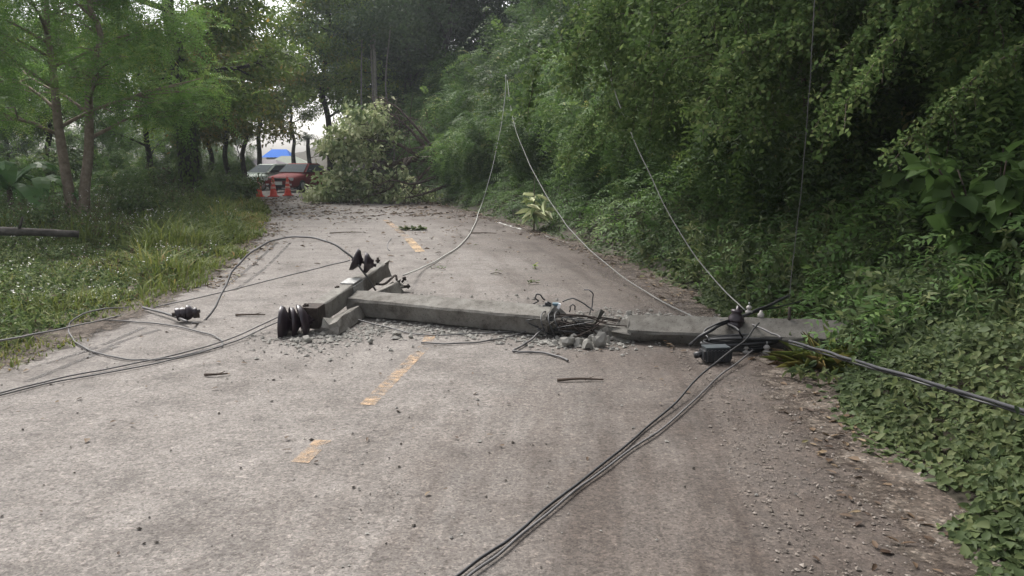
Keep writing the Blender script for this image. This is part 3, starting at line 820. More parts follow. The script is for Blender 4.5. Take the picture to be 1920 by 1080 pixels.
# ------------------------------------------------------------------ the fallen tree across the far end of the road
def fallen_tree():
    g = np.random.default_rng(77)
    base = G(800, 384)
    t = thing('fallen_tree', 'fallen tree with pale leaves lying across the road before the red car', 'fallen tree', (base.x, base.y, 0))
    w = MB(); A, D = [], []
    def loc(px, py, d):
        p = P(px, py, d); return np.array([p.x - base.x, p.y - base.y, p.z])
    trunk = [loc(835, 305, 31.6), loc(815, 300, 31.2), loc(765, 300, 31.2), loc(715, 315, 31.4), loc(660, 335, 31.5)]
    w.tube(crom(trunk, 5), np.linspace(.17, .05, 21).tolist(), 8)
    limbs = [[(835, 310, 31), (790, 250, 30.6), (748, 205, 30.8), (712, 183, 31)], [(820, 330, 30.6), (775, 345, 30), (735, 338, 29.8), (700, 352, 29.7)], [(840, 290, 31.2), (800, 275, 30.8), (760, 282, 30.5)], [(845, 345, 30.4), (800, 362, 29.8), (760, 372, 29.4)], [(815, 296, 31), (780, 255, 31), (745, 222, 31.2), (700, 195, 31.6)], [(790, 297, 31), (740, 268, 30.8), (690, 262, 30.8), (640, 250, 31)],
             [(770, 300, 31), (745, 325, 30.6), (720, 350, 30.3)], [(740, 308, 31.2), (690, 300, 31.8), (630, 290, 32), (600, 285, 32.2)],
             [(715, 315, 31.4), (660, 345, 30.6), (610, 362, 30.5)], [(700, 318, 31.4), (650, 270, 31), (625, 225, 31.4)], [(760, 300, 31), (735, 350, 30), (690, 368, 29.8)],
             [(830, 296, 31), (790, 330, 30.4), (770, 362, 30)]]
    for li, L in enumerate(limbs):
        pts = [loc(*q) for q in L]
        c = crom(pts, 4); w.tube(c, np.linspace(.075, .018, len(c)).tolist(), 6)
        for q in c[len(c) // 2:]:
            for _ in range(3):
                e = np.array(q) + g.normal(0, .35, 3); w.tube([q, e], [.015, .006], 4)
    # bare twigs near the trunk
    for _ in range(260):
        q = loc(g.uniform(690, 820), g.uniform(215, 365), 31 + g.uniform(-.6, .8)); e = q + np.array([g.normal(-.2, .35), g.normal(0, .3), g.normal(0, .35)])
        w.tube([q, (q + e) / 2 + g.normal(0, .05, 3), e], [.016, .011, .005], 4)
    w.build('trunk', M['twig'], t)
    # leafy head: clumps along the outline seen in the photo
    C = []
    for px, py, rx, ry, n in ((678, 222, 44, 36, 22), (728, 262, 20, 20, 2), (752, 318, 30, 20, 2), (640, 262, 38, 26, 18), (690, 262, 34, 30, 16), (625, 300, 26, 34, 14), (665, 310, 36, 30, 14), (650, 345, 40, 22, 18), (705, 350, 40, 20, 16),
                              (610, 362, 30, 10, 10), (680, 368, 50, 9, 18), (748, 366, 32, 8, 9), (590, 368, 22, 6, 7) , (800, 368, 26, 8, 7)):
        for _ in range(n):
            d = 30.6 + g.uniform(-.7, 1.6)
            q = loc(px + g.uniform(-rx, rx), py + g.uniform(-ry, ry), d); q[2] = max(q[2], .12); C.append(q)
    C = np.array(C)
    lv = foliage(g, C, nz(g.normal(0, 1, (len(C), 3)) + np.array([-.6, -.3, -.2])), 'broad', 34, .21, 1.4, .6, (.5, .3))
    obj('crown', lv.mesh('crown'), M['pale'], t)
fallen_tree()

# ------------------------------------------------------------------ undergrowth, grass, litter (nobody could count them)
def scatter_lat(rng, n, s0, s1, y0, y1, pw=1.0):
    y = y0 + (y1 - y0) * rng.uniform(0, 1, n) ** pw
    s = rng.uniform(s0, s1, n)
    sl = slope(y); k = 1 / np.sqrt(1 + sl ** 2)
    x = rc(y) + k * s; yy = y - sl * k * s
    return x, yy
def undergrowth():
    g = np.random.default_rng(11)
    lv = Leaves()
    N = 21000
    x, y = scatter_lat(g, N, HW + .45, HW + 8, 6, 42, 1.2)
    z = H(x, y) + g.uniform(.02, .7, N) * np.clip((x - rc(y) - HW) / 1.5, .25, 1)
    d = nz(np.stack([g.normal(-.5, .6, N), g.normal(-.3, .6, N), g.uniform(-.3, .7, N)], -1))
    tn = .42 + .18 * np.sin(x * 1.7 + 1) * np.sin(y * 1.1) + g.normal(0, .1, N)
    lv.fronds(g, np.stack([x, y, z], -1), d, g.uniform(.25, .5, N), 6, .10, .036, .4, tn)
    o = obj('undergrowth', lv.mesh('undergrowth'), M['frond'])
    tag(o, 'dense feathery undergrowth covering the right bank', 'undergrowth', kind='stuff')
    lv = Leaves(); N = 9000
    x, y = scatter_lat(g, N, -HW - 22, -HW - 5, 14, 62)
    z = H(x, y) + g.uniform(.02, .9, N)
    d = nz(np.stack([g.normal(0, .6, N), g.normal(-.3, .6, N), g.uniform(-.3, .7, N)], -1))
    lv.fronds(g, np.stack([x, y, z], -1), d, g.uniform(.35, .7, N), 6, .14, .05, .4, .4 + g.normal(0, .15, N))
    o = obj('undergrowth', lv.mesh('undergrowth_left'), M['frond'])
    tag(o, 'shaded undergrowth on the forest floor behind the left trees', 'undergrowth', kind='stuff')
undergrowth()
def ground_cover():
    g = np.random.default_rng(12)
    lv = Leaves()
    def lay(N, s0, s1, y0, y1, hmax, L0, L1, pw):
        x, y = scatter_lat(g, N, s0, s1, y0, y1, pw)
        s = lat(x, y) - HW
        edge = .12 * np.sin(y * 2.1) + .10 * np.sin(y * 5.3 + 1) + .05 * np.sin(y * 13.)
        keep = s > -.12 + edge + np.abs(g.normal(0, .12, N))
        x, y, s = x[keep], y[keep], s[keep]; n = len(x)
        mound = hmax * np.clip((s + .1) / .9, .12, 1) * (.65 + .35 * np.sin(x * 2.9 + y * 1.3) * np.sin(y * 2.2 - x))
        mound = mound * np.where((x / y > .31) & (x / y < .425) & (y > 5) & (y < 7.7), .22, 1)
        z = H(x, y) + mound * g.uniform(.15, 1, n) ** .6
        d = nz(np.stack([g.normal(-.35, .6, n), g.normal(-.5, .6, n), g.normal(-.15, .3, n)], -1))
        up = nz(np.stack([g.normal(-.25, .3, n), g.normal(-.3, .3, n), np.ones(n)], -1))
        L = g.uniform(L0, L1, n)
        tn = .5 + .22 * np.sin(x * 2.3 + 2) * np.sin(y * 1.9) + g.normal(0, .17, n)
        lv.leaf(np.stack([x, y, z], -1), d, up, L, L * g.uniform(.5, .7, n), tn, cup=.22, droop=.12)
    lay(62000, HW - .1, HW + 2.7, 2.0, 9.5, .45, .028, .078, 1.2)
    lay(30000, HW - .1, HW + 2.4, 8, 36, .36, .05, .11, 1.4)
    # taller mixed weeds standing out of the mat
    W, k = 900, 16
    x, y = scatter_lat(g, W, HW + .05, HW + 2.6, 2.2, 13, 1.2)
    hh = g.uniform(.25, .75, W) * np.where((x / y > .30) & (x / y < .43) & (y > 4.6) & (y < 8), .15, 1); u = g.uniform(.2, 1, (W, k))
    ba = np.stack([x, y, H(x, y) + .05], -1)
    pos = ba[:, None] + np.stack([g.normal(-.08, .15, (W, 1)) * u, g.normal(-.05, .15, (W, 1)) * u, hh[:, None] * u], -1)
    d = g.normal(0, .8, (W, k, 3)) + np.array([-.1, -.1, 0]); up = np.array([0, 0, 1.]) + g.normal(0, .45, (W, k, 3))
    L = (g.uniform(.05, .12, (W, 1)) * g.uniform(.6, 1.2, (W, k)) * np.clip(y / 7, .42, 1)[:, None]).ravel()
    tn = g.normal(.5, .22, (W, 1)) + g.normal(0, .12, (W, k))
    lv.leaf(pos.reshape(-1, 3), d.reshape(-1, 3), up.reshape(-1, 3), L, L * np.repeat(g.uniform(.25, .6, W), k), tn.ravel(), droop=.25)
    o = obj('ground_cover', lv.mesh('ground_cover'), M['cover'])
    tag(o, 'low leafy ground cover spilling from the bank over the right road edge', 'ground cover', kind='stuff')
ground_cover()
def grass():
    g = np.random.default_rng(13)
    V, Fq, T = [], [], []
    N = 85000
    x, y = scatter_lat(g, N, -HW - 5.5, -HW + .2, 3.5, 36, 1.5)
    s = -lat(x, y) - HW
    edge = .10 * np.sin(y * 1.7) + .08 * np.sin(y * 4.1)
    keep = (s > -.16 + edge + np.abs(g.normal(0, .1, N))) & (g.random(N) < np.clip(1.5 - .42 * s, .3, 1))
    x, y, s = x[keep], y[keep], s[keep]; n = len(x)
    clump = .7 + .45 * np.sin(x * 2.1 + y) * np.sin(y * 1.6 - x * .7) + .25 * np.sin(x * 5.1) * np.sin(y * 4.3)
    h = g.uniform(.22, .78, n) * np.clip(.3 + s * .8, .3, 1.0) * np.clip(clump, .3, 1.3)
    h = h * np.where((x / y < -.47) & (y > 7) & (y < 15), .4, 1)
    a = g.uniform(0, 6.28, n); lean = g.uniform(.2, 1.25, n) * h
    b = np.stack([x, y, H(x, y) - .02], -1)
    wd = g.uniform(.005, .011, n) * np.clip(y / 9, 1, 2.2)
    sd = np.stack([-np.sin(a), np.cos(a), 0 * a], -1) * wd[:, None]
    fw = np.stack([np.cos(a), np.sin(a), 0 * a], -1)
    m = b + fw * (lean * .3)[:, None] + np.stack([0 * h, 0 * h, h * .6], -1)
    t = b + fw * lean[:, None] + np.stack([0 * h, 0 * h, h * (1.0 - .25 * lean / np.maximum(h, .01))], -1)
    Vv = np.stack([b - sd, b + sd, m + sd * .8, m - sd * .8, t + sd * .12, t - sd * .12], 1)
    base = np.arange(n)[:, None, None] * 6
    Fv = base + np.array([[0, 1, 2, 3], [3, 2, 4, 5]])[None]
    patch = .45 + .25 * np.sin(x * .9 + 1) * np.sin(y * .7) + .2 * np.clip(1 - s, 0, 1) * 0
    tn = np.clip(patch - .12 * np.clip(s - .6, 0, 2) + g.normal(0, .2, n), 0, 1)
    me = quads_mesh('grass', Vv, Fv, np.repeat(tn, 2))
    tag(obj('grass', me, M['grass']), 'tall green grass on the left verge', 'grass', kind='stuff')
    # weeds with leaves along stems, and their white flower heads
    lv = Leaves(); W = 17000
    x, y = scatter_lat(g, W, -HW - 8, -HW - .35, 5.0, 38, 1.3)
    s = -lat(x, y) - HW
    hh = g.uniform(.3, .95, W) * np.clip(.3 + s * .33, .3, 1.2) * np.clip(.8 + .5 * np.sin(x * 1.1 + 2) * np.sin(y * .8), .4, 1.3)
    hh = hh * np.where((x / y < -.47) & (y > 7.5) & (y < 15), .3, 1)
    k = 13
    u = g.uniform(.15, 1, (W, k)); ba = np.stack([x, y, H(x, y)], -1)
    lx, ly = g.normal(0, .12, (W, 1)), g.normal(0, .12, (W, 1))
    pos = ba[:, None] + np.stack([lx * u, ly * u, hh[:, None] * u], -1)
    d = g.normal(0, .8, (W, k, 3)) + np.array([0, 0, .1])
    up = np.array([0, 0, 1.]) + g.normal(0, .4, (W, k, 3))
    L = (g.uniform(.045, .10, (W, k)) * (1.15 - .5 * u)).ravel()
    tn = (.44 + .30 * np.sin(x * 1.3) * np.sin(y * .9 + 2))[:, None] + g.normal(0, .22, (W, k)) + g.normal(0, .15, (W, 1))
    lv.leaf(pos.reshape(-1, 3), d.reshape(-1, 3), up.reshape(-1, 3), L, L * .42, tn.ravel(), droop=.2)
    tag(obj('weeds', lv.mesh('weeds'), M['weed']), 'leafy weeds growing through the grass of the left verge', 'weeds', kind='stuff')
    fl = Leaves(); sel = (g.random(W) < .17) & (np.sin(x * .9) * np.sin(y * .6 + 1) > -.3)
    c = (ba + np.stack([lx[:, 0], ly[:, 0], hh * 1.06], -1))[sel]
    n = len(c)
    for q in range(3):
        fl.diamond(c + g.normal(0, .02, (n, 3)), g.normal(0, 1, (n, 3)), np.array([0, -.3, 1.]) + g.normal(0, .4, (n, 3)), g.uniform(.018, .034, n), .02, g.uniform(0, 1, n))
    tag(obj('wildflowers', fl.mesh('wildflowers'), M['petal']), 'tiny white wildflowers dotted over the left verge', 'wildflowers', kind='stuff')
grass()
def litter():
    g = np.random.default_rng(14)
    lv = Leaves()
    def fall(x, y, L0, L1, tint, z=.008):
        f = np.sin(x * 1.9 + 1.3 * np.sin(y * .9)) * np.sin(y * 1.1 + np.sin(x * 2.3)) + .5 * np.sin(x * 4.7 - y * 2.9)
        kp = g.random(len(x)) < np.clip(.35 + .7 * f, .1, 1); x, y = x[kp], y[kp]
        n = len(x)
        a = g.uniform(0, 6.28, n)
        d = np.stack([np.cos(a), np.sin(a), g.normal(0, .12, n)], -1)
        up = np.stack([g.normal(0, .25, n), g.normal(0, .25, n), np.ones(n)], -1)
        L = g.uniform(L0, L1, n)
        lv.leaf(np.stack([x, y, np.full(n, z) + g.uniform(0, .01, n)], -1), d, up, L, L * g.uniform(.25, .6, n), np.clip(tint + g.normal(0, .25, n), 0, 1), cup=.3, droop=.1)
    fall(*scatter_lat(g, 5200, -HW, HW, 22, 36), .06, .2, .35)
    fall(*scatter_lat(g, 1500, -HW, HW, 12, 26, .7), .05, .13, .4)
    fall(*scatter_lat(g, 520, -HW, HW, 2.4, 14), .025, .06, .3)
    fall(*scatter_lat(g, 5200, HW - .5, HW + .4, 3, 30, 1.3), .03, .08, .35)
    fall(*scatter_lat(g, 2600, -HW - .3, -HW + .5, 10, 36), .05, .12, .5)
    tag(obj('leaf_litter', lv.mesh('leaf_litter'), M['dry_leaf']), 'brown fallen leaves scattered over the road', 'leaf litter', kind='stuff')
    def chips(name, X, Y, S, mat, label, cat, seed, flat=.6, drift=False):
        q = np.random.default_rng(seed)
        if drift:
            f = np.sin(X * 2.3 + 1.1 * np.sin(Y * 1.7)) * np.sin(Y * 1.3 + .8 * np.sin(X * 3.1)) + .5 * np.sin(X * 5.7 + Y * 3.3)
            kp = q.random(len(X)) < np.clip(.25 + .75 * f, .06, 1); X, Y, S = X[kp], Y[kp], S[kp]
        n = len(X)
        oct_ = np.array([[1, 0, 0], [0, 1, 0], [-1, 0, 0], [0, -1, 0], [0, 0, 1], [0, 0, -.4]])
        V = oct_[None] * S[:, None, None] * q.uniform(.55, 1.3, (n, 6, 3)) * np.array([1, 1, flat])
        an = q.uniform(0, 6.28, n); c_, s_ = np.cos(an)[:, None], np.sin(an)[:, None]
        x_ = V[..., 0] * c_ - V[..., 1] * s_; y_ = V[..., 0] * s_ + V[..., 1] * c_
        V = np.stack([x_ + X[:, None], y_ + Y[:, None], V[..., 2] + .003 + S[:, None] * .2], -1)
        f = [(0, 1, 4, 4), (1, 2, 4, 4)]
        me = bpy.data.meshes.new(name)
        tri = np.array([[0, 1, 4], [1, 2, 4], [2, 3, 4], [3, 0, 4], [1, 0, 5], [2, 1, 5], [3, 2, 5], [0, 3, 5]])
        Fv = (np.arange(n)[:, None, None] * 6 + tri[None]).reshape(-1, 3)
        me.from_pydata(V.reshape(-1, 3).tolist(), [], Fv.tolist())
        tag(obj(name, me, mat), label, cat, kind='stuff')
    # light concrete crumbs around the broken pole, dark grit, pale gravel
    pts = []
    for a, b, n, sp in (((560, 640), (760, 610), 420, .28), ((680, 610), (1040, 640), 500, .14), ((1030, 640), (1160, 640), 420, .22), ((1100, 590), (1320, 600), 420, .16), ((530, 630), (640, 660), 200, .3), ((720, 560), (1000, 570), 120, .3)):
        A_, B_ = G(*a), G(*b)
        for _ in range(n):
            q = A_.lerp(B_, random.random()); pts.append((q.x + random.gauss(0, sp), q.y + random.gauss(0, sp)))
    pts = np.array(pts)
    chips('concrete_crumbs', pts[:, 0], pts[:, 1], np.abs(g.normal(0, .012, len(pts))) + .005, M['rubble'], 'pale crumbs of broken concrete strewn around the fallen pole', 'concrete crumbs', 1)
    x, y = scatter_lat(g, 5200, -HW + .2, HW, 2.4, 22, 1.2)
    chips('gravel', x, y, np.abs(g.normal(0, .0045, 5200)) + .0025, M['rubble'], 'small pale stones scattered over the road surface', 'gravel', 2, .6, True)
    M['grit'] = mat_noise('dark_grit', [(.3, (.02, .018, .016)), (.7, (.07, .06, .05))], 20, .95, 0)
    x, y = scatter_lat(g, 3600, -HW + .2, HW, 2.4, 26, 1.2)
    chips('dark_grit', x, y, np.abs(g.normal(0, .0042, 3600)) + .002, M['grit'], 'dark crumbs of earth scattered over the road surface', 'grit', 3, .6, True)
    pts = []
    for a, b, n, sp in (((1035, 640), (1165, 642), 150, .13), ((1080, 596), (1320, 604), 130, .11), ((560, 640), (700, 622), 90, .16)):
        A_, B_ = G(*a), G(*b)
        for _ in range(n):
            q = A_.lerp(B_, random.random()); pts.append((q.x + random.gauss(0, sp), q.y + random.gauss(0, sp * .8)))
    pts = np.array(pts)
    chips('concrete_flakes', pts[:, 0], pts[:, 1], np.clip(np.abs(g.normal(0, .016, len(pts))) + .010, 0, .045), M['rubble'], 'angular flakes of broken concrete at the break and behind the pole', 'concrete flakes', 12, .45)
    x, y = scatter_lat(g, 130, -HW + .3, HW - .3, 3, 20, 1.1)
    chips('clods', x, y, np.clip(np.abs(g.normal(0, .007, 130)) + .006, 0, .015), M['grit'], 'larger dark clods of earth lying on the road', 'clods', 9)
    x, y = scatter_lat(g, 6000, HW - .9, HW + .15, 2.4, 12)
    chips('shoulder_gravel', x, y, np.abs(g.normal(0, .005, 6000)) + .003, M['stones'], 'loose stones along the right road edge', 'gravel', 4)
litter()

# ------------------------------------------------------------------ the fallen concrete pole
def beam(a, b, w, h, name, material, parent, n=14, rough_a=0.0, rough_b=0.0, seed=0, ch=.018, w2=None, h2=None, jit=.0015, roll=0.0):
    """chamfered beam lying from a to b (centre of its underside), w across, h high; rough ends are broken"""
    g = random.Random(seed)
    a, b = Vector(a), Vector(b); d = b - a; L = d.length; d.normalize()
    s = Vector((d.y, -d.x, 0)).normalized(); u = s.cross(d)
    if u.z < 0: u = -u
    w2 = w2 or w; h2 = h2 or h
    vs, fs = [], []
    prof = [(-.5, 0, 1, 1), (-.5, 0, 0, 1)]
    for i in range(n + 1):
        t = i / n
        W, Hh = w + (w2 - w) * t, h + (h2 - h) * t
        ring = [(-W / 2 + ch, 0), (W / 2 - ch, 0), (W / 2, ch), (W / 2, Hh * .5), (W / 2, Hh - ch), (W / 2 - ch, Hh), (0, Hh), (-W / 2 + ch, Hh), (-W / 2, Hh - ch), (-W / 2, Hh * .5), (-W / 2, ch)]
        cr, sr = math.cos(roll), math.sin(roll)
        for (x, z) in ring:
            x, z = W / 2 + (x - W / 2) * cr + z * sr, -(x - W / 2) * sr + z * cr
            off = 0
            if i == 0 and rough_a: off = g.uniform(-.2, 1) * rough_a
            if i == n and rough_b: off = -g.uniform(-.2, 1) * rough_b
            k = jit * (6 if (i in (0, n) and (rough_a or rough_b)) else 1)
            vs.append(a + d * (L * t + off) + s * (x + g.gauss(0, k)) + u * (z + g.gauss(0, k)))
    m = 11
    for i in range(n):
        for k in range(m):
            fs.append((i * m + k, i * m + (k + 1) % m, (i + 1) * m + (k + 1) % m, (i + 1) * m + k))
    for e, cap in ((0, 1), (n, 0)):
        c = sum((vs[e * m + k] for k in range(m)), Vector()) / m
        vs.append(c + d * (g.uniform(-.05, .05) if (rough_a or rough_b) else 0)); ci = len(vs) - 1
        for k in range(m):
            q = (e * m + k, e * m + (k + 1) % m, ci)
            fs.append(q[::-1] if cap else q)
    mb = MB().add(vs, fs)
    o = mb.build(name, material, parent)
    bm = bmesh.new(); bm.from_mesh(o.data); bmesh.ops.recalc_face_normals(bm, faces=bm.faces); bm.to_mesh(o.data); bm.free()
    return o
def shed_stack(name, c, axis, r, n, gap, material, parent, tilt=0, seed=0, thick=.02):
    """a string of bell-shaped insulator sheds along axis"""
    ax = Vector(axis).normalized()
    rot = ax.to_track_quat('Z', 'Y').to_matrix().to_4x4()
    mb = MB(); g = random.Random(seed)
    for k in range(n):
        rk = r * g.uniform(.88, 1.05)
        wob = Matrix.Rotation(g.uniform(-.18, .18), 4, 'X') @ Matrix.Rotation(g.uniform(-.18, .18), 4, 'Y')
        mt = Matrix.Translation(Vector(c) + ax * (k * gap)) @ rot @ wob
        mb.lathe([(.02, .07), (.045, .068), (.05, .05), (rk * .55, .035), (rk * .9, .006), (rk, -.028), (rk * .97, -.034), (rk * .86, -.006), (rk * .5, .012), (rk * .45, -.012), (rk * .4, .012), (.03, .012)], 22, mt)
    mt = Matrix.Translation(Vector(c)) @ rot
    mb.lathe([(.018, -.05), (.018, (n - 1) * gap + .10)], 10, mt)
    return mb.build(name, material, parent)
def bolt(name, p, ax, L, r, material, parent, head=True):
    mb = MB(); ax = Vector(ax).normalized(); p = Vector(p)
    mb.tube([p, p + ax * L], r, 8)
    if head: mb.tube([p + ax * L * .55, p + ax * (L * .55 + .02)], r * 2.1, 6, smooth=False)
    return mb.build(name, material, parent)
def fallen_pole():
    t = thing('utility_pole', 'snapped grey concrete power pole lying across the road with its crossarms', 'power pole', (0, 0, 0))
    w = .30
    # underside centre lines: front lower edge read on the ground, centre half a width behind it
    fa, fb = G(655, 596), G(1052, 634)
    ga, gb = G(1145, 641), G(1470, 660)
    def back(a, b, k): 
        d = (b - a).normalized(); s = Vector((-d.y, d.x, 0)); return a + s * k, b + s * k
    A1, B1 = back(fa, fb, .13); A2, B2 = back(ga, gb, .15)
    B2 = A2 + (B2 - A2) * 2.3
    A1.z = .015; B1.z = .005; A2.z = B2.z = .004
    B2.z = .03
    beam(A1, B1, .22, .20, 'shaft', M['concrete'], t, 18, 0, .2, 3, w2=.26, h2=.19, roll=R(19), jit=.0028)
    beam(A2, A2.lerp(B2, .97), .24, .12, 'shaft', M['concrete'], t, 22, .2, 0, 4, w2=.31, h2=.14, roll=R(30), jit=.004)
    t.children[-1].data.materials[0] = M['concrete_dark']
    # crushed concrete core and bars between the two halves
    q1, q2 = B1 + Vector((-.05, .02, 0)), A2 + Vector((.1, -.01, 0))
    d = (q2 - q1)
    beam(q1 + Vector((-.1, 0, .02)), q1.lerp(q2, .62) + Vector((0, .03, -.01)), .15, .13, 'broken_core', M['concrete_dark'], t, 8, .05, .16, 11, jit=.012)
    beam(q1.lerp(q2, .5) + Vector((0, -.02, .0)), q2 + Vector((.1, 0, .01)), .2, .10, 'broken_core', M['concrete_dark'], t, 8, .16, .05, 12, jit=.012)
    for k in range(7):
        mb = MB(); off = Vector((0, -.12 + .045 * k, 0)); z = [.05, .16, .10, .18, .07, .15, .12][k]
        pts = [q1 + off * .9 + Vector((0, 0, z)) - d * .25, q1 + d * .35 + off + Vector((random.gauss(0, .03), random.gauss(0, .03), z + random.gauss(.02, .03))),
               q1 + d * .7 + off + Vector((0, random.gauss(0, .03), z * .8 + random.gauss(.01, .03))), q2 + off * 1.1 + Vector((0, 0, z * .8)) + d * .3]
        mb.tube(crom(pts, 6), .007, 6)
        mb.build('reinforcing_bar', M['rust'], t)
    g = random.Random(8)
    for k in range(20):
        c = q1.lerp(q2, g.uniform(.02, 1.1)) + Vector((0, g.uniform(-.12, .14), g.uniform(.02, .08)))
        rubble_mesh(c, g.uniform(.035, .072), g).parent = t
    # bolts and step irons on the shaft
    def top_at(px, py, zz=.20): return G(px, py, zz)
    bolt('bolt', top_at(775, 560, .2), (0, 0, 1), .035, .02, M['rust'], t)
    for px, py, zz in ((704, 554, .21), (735, 557, .21)):
        bolt('bolt_hole', G(px, py, zz), (0, 0, 1), .004, .012, M['wire_black'], t, False)
    bolt('step_iron', G(1479, 612, .19), (0, 0, 1), .17, .013, M['rust'], t, False)
    for px, py in ((1503, 612), (1531, 614), (1229, 600)):
        bolt('bolt_hole', G(px, py, .19), (0, 0, 1), .004, .013, M['wire_black'], t, False)
    # porcelain spool on the shaft
    mb = MB(); mt = Matrix.Translation(G(1426, 606, .2)) @ Matrix.Scale(.8, 4)
    mb.lathe([(.03, 0), (.034, .02), (.018, .03), (.018, .06), (.036, .07), (.036, .10), (.02, .115), (.012, .14)], 14, mt)
    mb.build('spool', M['porcelain'], t)
    # upper crossarm, resting on the pole's head
    n1, f1 = P(583, 612, 7.35), P(722, 516, 9.35)
    arm = beam(n1, f1, .15, .175, 'crossarm', M['concrete_arm'], t, 12, .05, .05, 5, ch=.012, jit=.003)
    dd = (f1 - n1).normalized()
    shed_stack('insulator', P(532, 608, 7.25), Vector((.9, .28, .10)), .17, 3, .09, M['ceramic'], arm, seed=2)
    shed_stack('insulator', P(668, 488, 8.55) , Vector((.85, .1, -.25)), .125, 2, .12, M['ceramic'], arm, seed=6)
    bolt('bolt', n1.lerp(f1, .93) + Vector((-.03, 0, .14)), (0, 0, 1), .10, .014, M['rust'], arm)
    bolt('bolt', n1.lerp(f1, .02) + Vector((-.05, 0, .14)), (-.2, 0, 1), .07, .014, M['rust'], arm)
    bolt('bolt', n1.lerp(f1, .38) + Vector((-.05, 0, .14)), (-.2, 0, 1), .05, .012, M['rust'], arm)
    # steel bracket plate where arm meets pole
    pc = n1.lerp(f1, .49)
    mb = MB(); sd = Vector((dd.y, -dd.x, 0)).normalized()
    rot = Matrix((sd, dd, sd.cross(dd))).transposed()
    mb.box(pc + sd * .082 + Vector((0, 0, .088)), (.012, .26, .15), rot)
    mb.box(pc + Vector((0, 0, .183)), (.15, .22, .012), rot)
    mb.build('bracket', M['galv'], arm)
    # dark steel sleeve at the near end of the arm
    mb = MB(); mb.box(n1.lerp(f1, .03) + Vector((0, 0, .088)), (.168, .17, .192), rot); mb.build('end_sleeve', M['rust'], arm)
    # lower crossarm: passes under the pole's head
    n2, f2 = G(620, 634), G(752, 545)
    n2 += Vector((0, .07, .012)); f2 += Vector((0, 0, .012))
    arm2 = beam(n2, f2, .15, .15, 'crossarm', M['concrete_arm'], t, 12, .09, .05, 7, ch=.012, jit=.004, roll=R(-20))
    bolt('bolt', f2 + Vector((.05, -.12, .06)), (1, .2, 0), .08, .016, M['rust'], arm2)
    bolt('bolt', f2 + Vector((.02, -.05, .1)), (.4, .3, .6), .08, .014, M['rust'], arm2)
    mb = MB(); mb.tube(crom([n1.lerp(f1, .75) + Vector((.07, 0, .02)), n1.lerp(f1, .80) + Vector((.14, 0, .0)), f2 + Vector((-.05, -.15, .2)), f2 + Vector((-.02, -.2, .15))], 5), .014, 6)
    mb.build('brace', M['rust'], arm)
    mb = MB(); mb.tube(crom([G(665, 575, .12), G(692, 566, .16), G(737, 592, .02)], 6), .007, 6); mb.build('brace', M['wire_grey'], t)
    g2 = np.random.default_rng(21)
    for k in range(14):
        c = np.array(q1.lerp(q2, float(g2.uniform(-.35, .55)))) + np.array([0, -.10, .10])
        pts = [c + g2.normal(0, 1, 3) * np.array([.11, .06, .055]) for _ in range(5)]
        for p_ in pts: p_[2] = max(p_[2], .012)
        mb = MB(); mb.tube(crom(pts, 6), .0055, 5); mb.build('tie_wire', M['wire_black' if k % 2 else 'rust'], t)
    # bands of wire clasping the crushed middle
    for px, k in ((1020, .0), (1034, .1), (1046, .2)):
        c = G(px, 618, .1) + Vector((0, .14, 0)); mb = MB()
        pts = [c + Vector((.03 * math.sin(a * 2 + k), .20 * math.cos(a), .125 * math.sin(a) + .01)) for a in np.linspace(0, 2 * math.pi, 17)]
        mb.tube(pts, .006, 5, cap=False); mb.build('wire_band', M['wire_black'], t)
    return t
def rubble_mesh(c, r, g):
    bm = bmesh.new(); bmesh.ops.create_icosphere(bm, subdivisions=2, radius=r)
    ph = [g.uniform(0, 6) for _ in range(6)]
    for v in bm.verts:
        n = v.co.normalized()
        k = 1 + .22 * math.sin(n.x * 3 + ph[0]) * math.sin(n.y * 4 + ph[1]) + .16 * math.sin(n.z * 5 + ph[2] + n.x * 3) + g.uniform(-.08, .08)
        v.co = Vector((n.x * k * (1 + .3 * math.sin(ph[3])), n.y * k * (1 + .3 * math.sin(ph[4])), n.z * k * .78)) * r
    for _ in range(10):                                    # flat fracture faces
        pn = Vector((g.gauss(0, 1), g.gauss(0, 1), g.gauss(0, 1))).normalized(); dd = r * g.uniform(.42, .72)
        for v in bm.verts:
            e = v.co.dot(pn) - dd
            if e > 0: v.co -= pn * e
    me = bpy.data.meshes.new('concrete_chunk'); bm.to_mesh(me); bm.free()
    o = obj('concrete_chunk', me, M['rubble']); o.location = c
    return o
fallen_pole()
g_ = random.Random(3)
for px, py, r in [(1062, 640, .085), (1083, 642, .06), (1100, 645, .075), (1122, 640, .09), (1138, 637, .06), (1075, 632, .05), (1108, 634, .055), (1150, 630, .05), (1040, 642, .04),
                  (742, 626, .05), (650, 612, .05), (770, 630, .035), (695, 640, .04), (575, 636, .05), (555, 640, .035), (830, 622, .035), (1290, 603, .05), (1265, 598, .05), (1310, 608, .045), (1240, 594, .04), (1180, 588, .05), (1215, 590, .04)]:
    o = rubble_mesh(G(px, py, r * .55), r, g_)
    if px > 1030 and px < 1160: lab, grp = 'pale concrete chunk in the heap in front of the break in the pole', 'concrete chunks in front of the break'
    elif px < 900: lab, grp = 'concrete chunk lying near the pole head and its crossarms', 'concrete chunks near the crossarms'
    else: lab, grp = 'concrete chunk lying behind the right half of the pole', 'concrete chunks behind the pole'
    tag(o, lab, 'concrete chunk', grp)

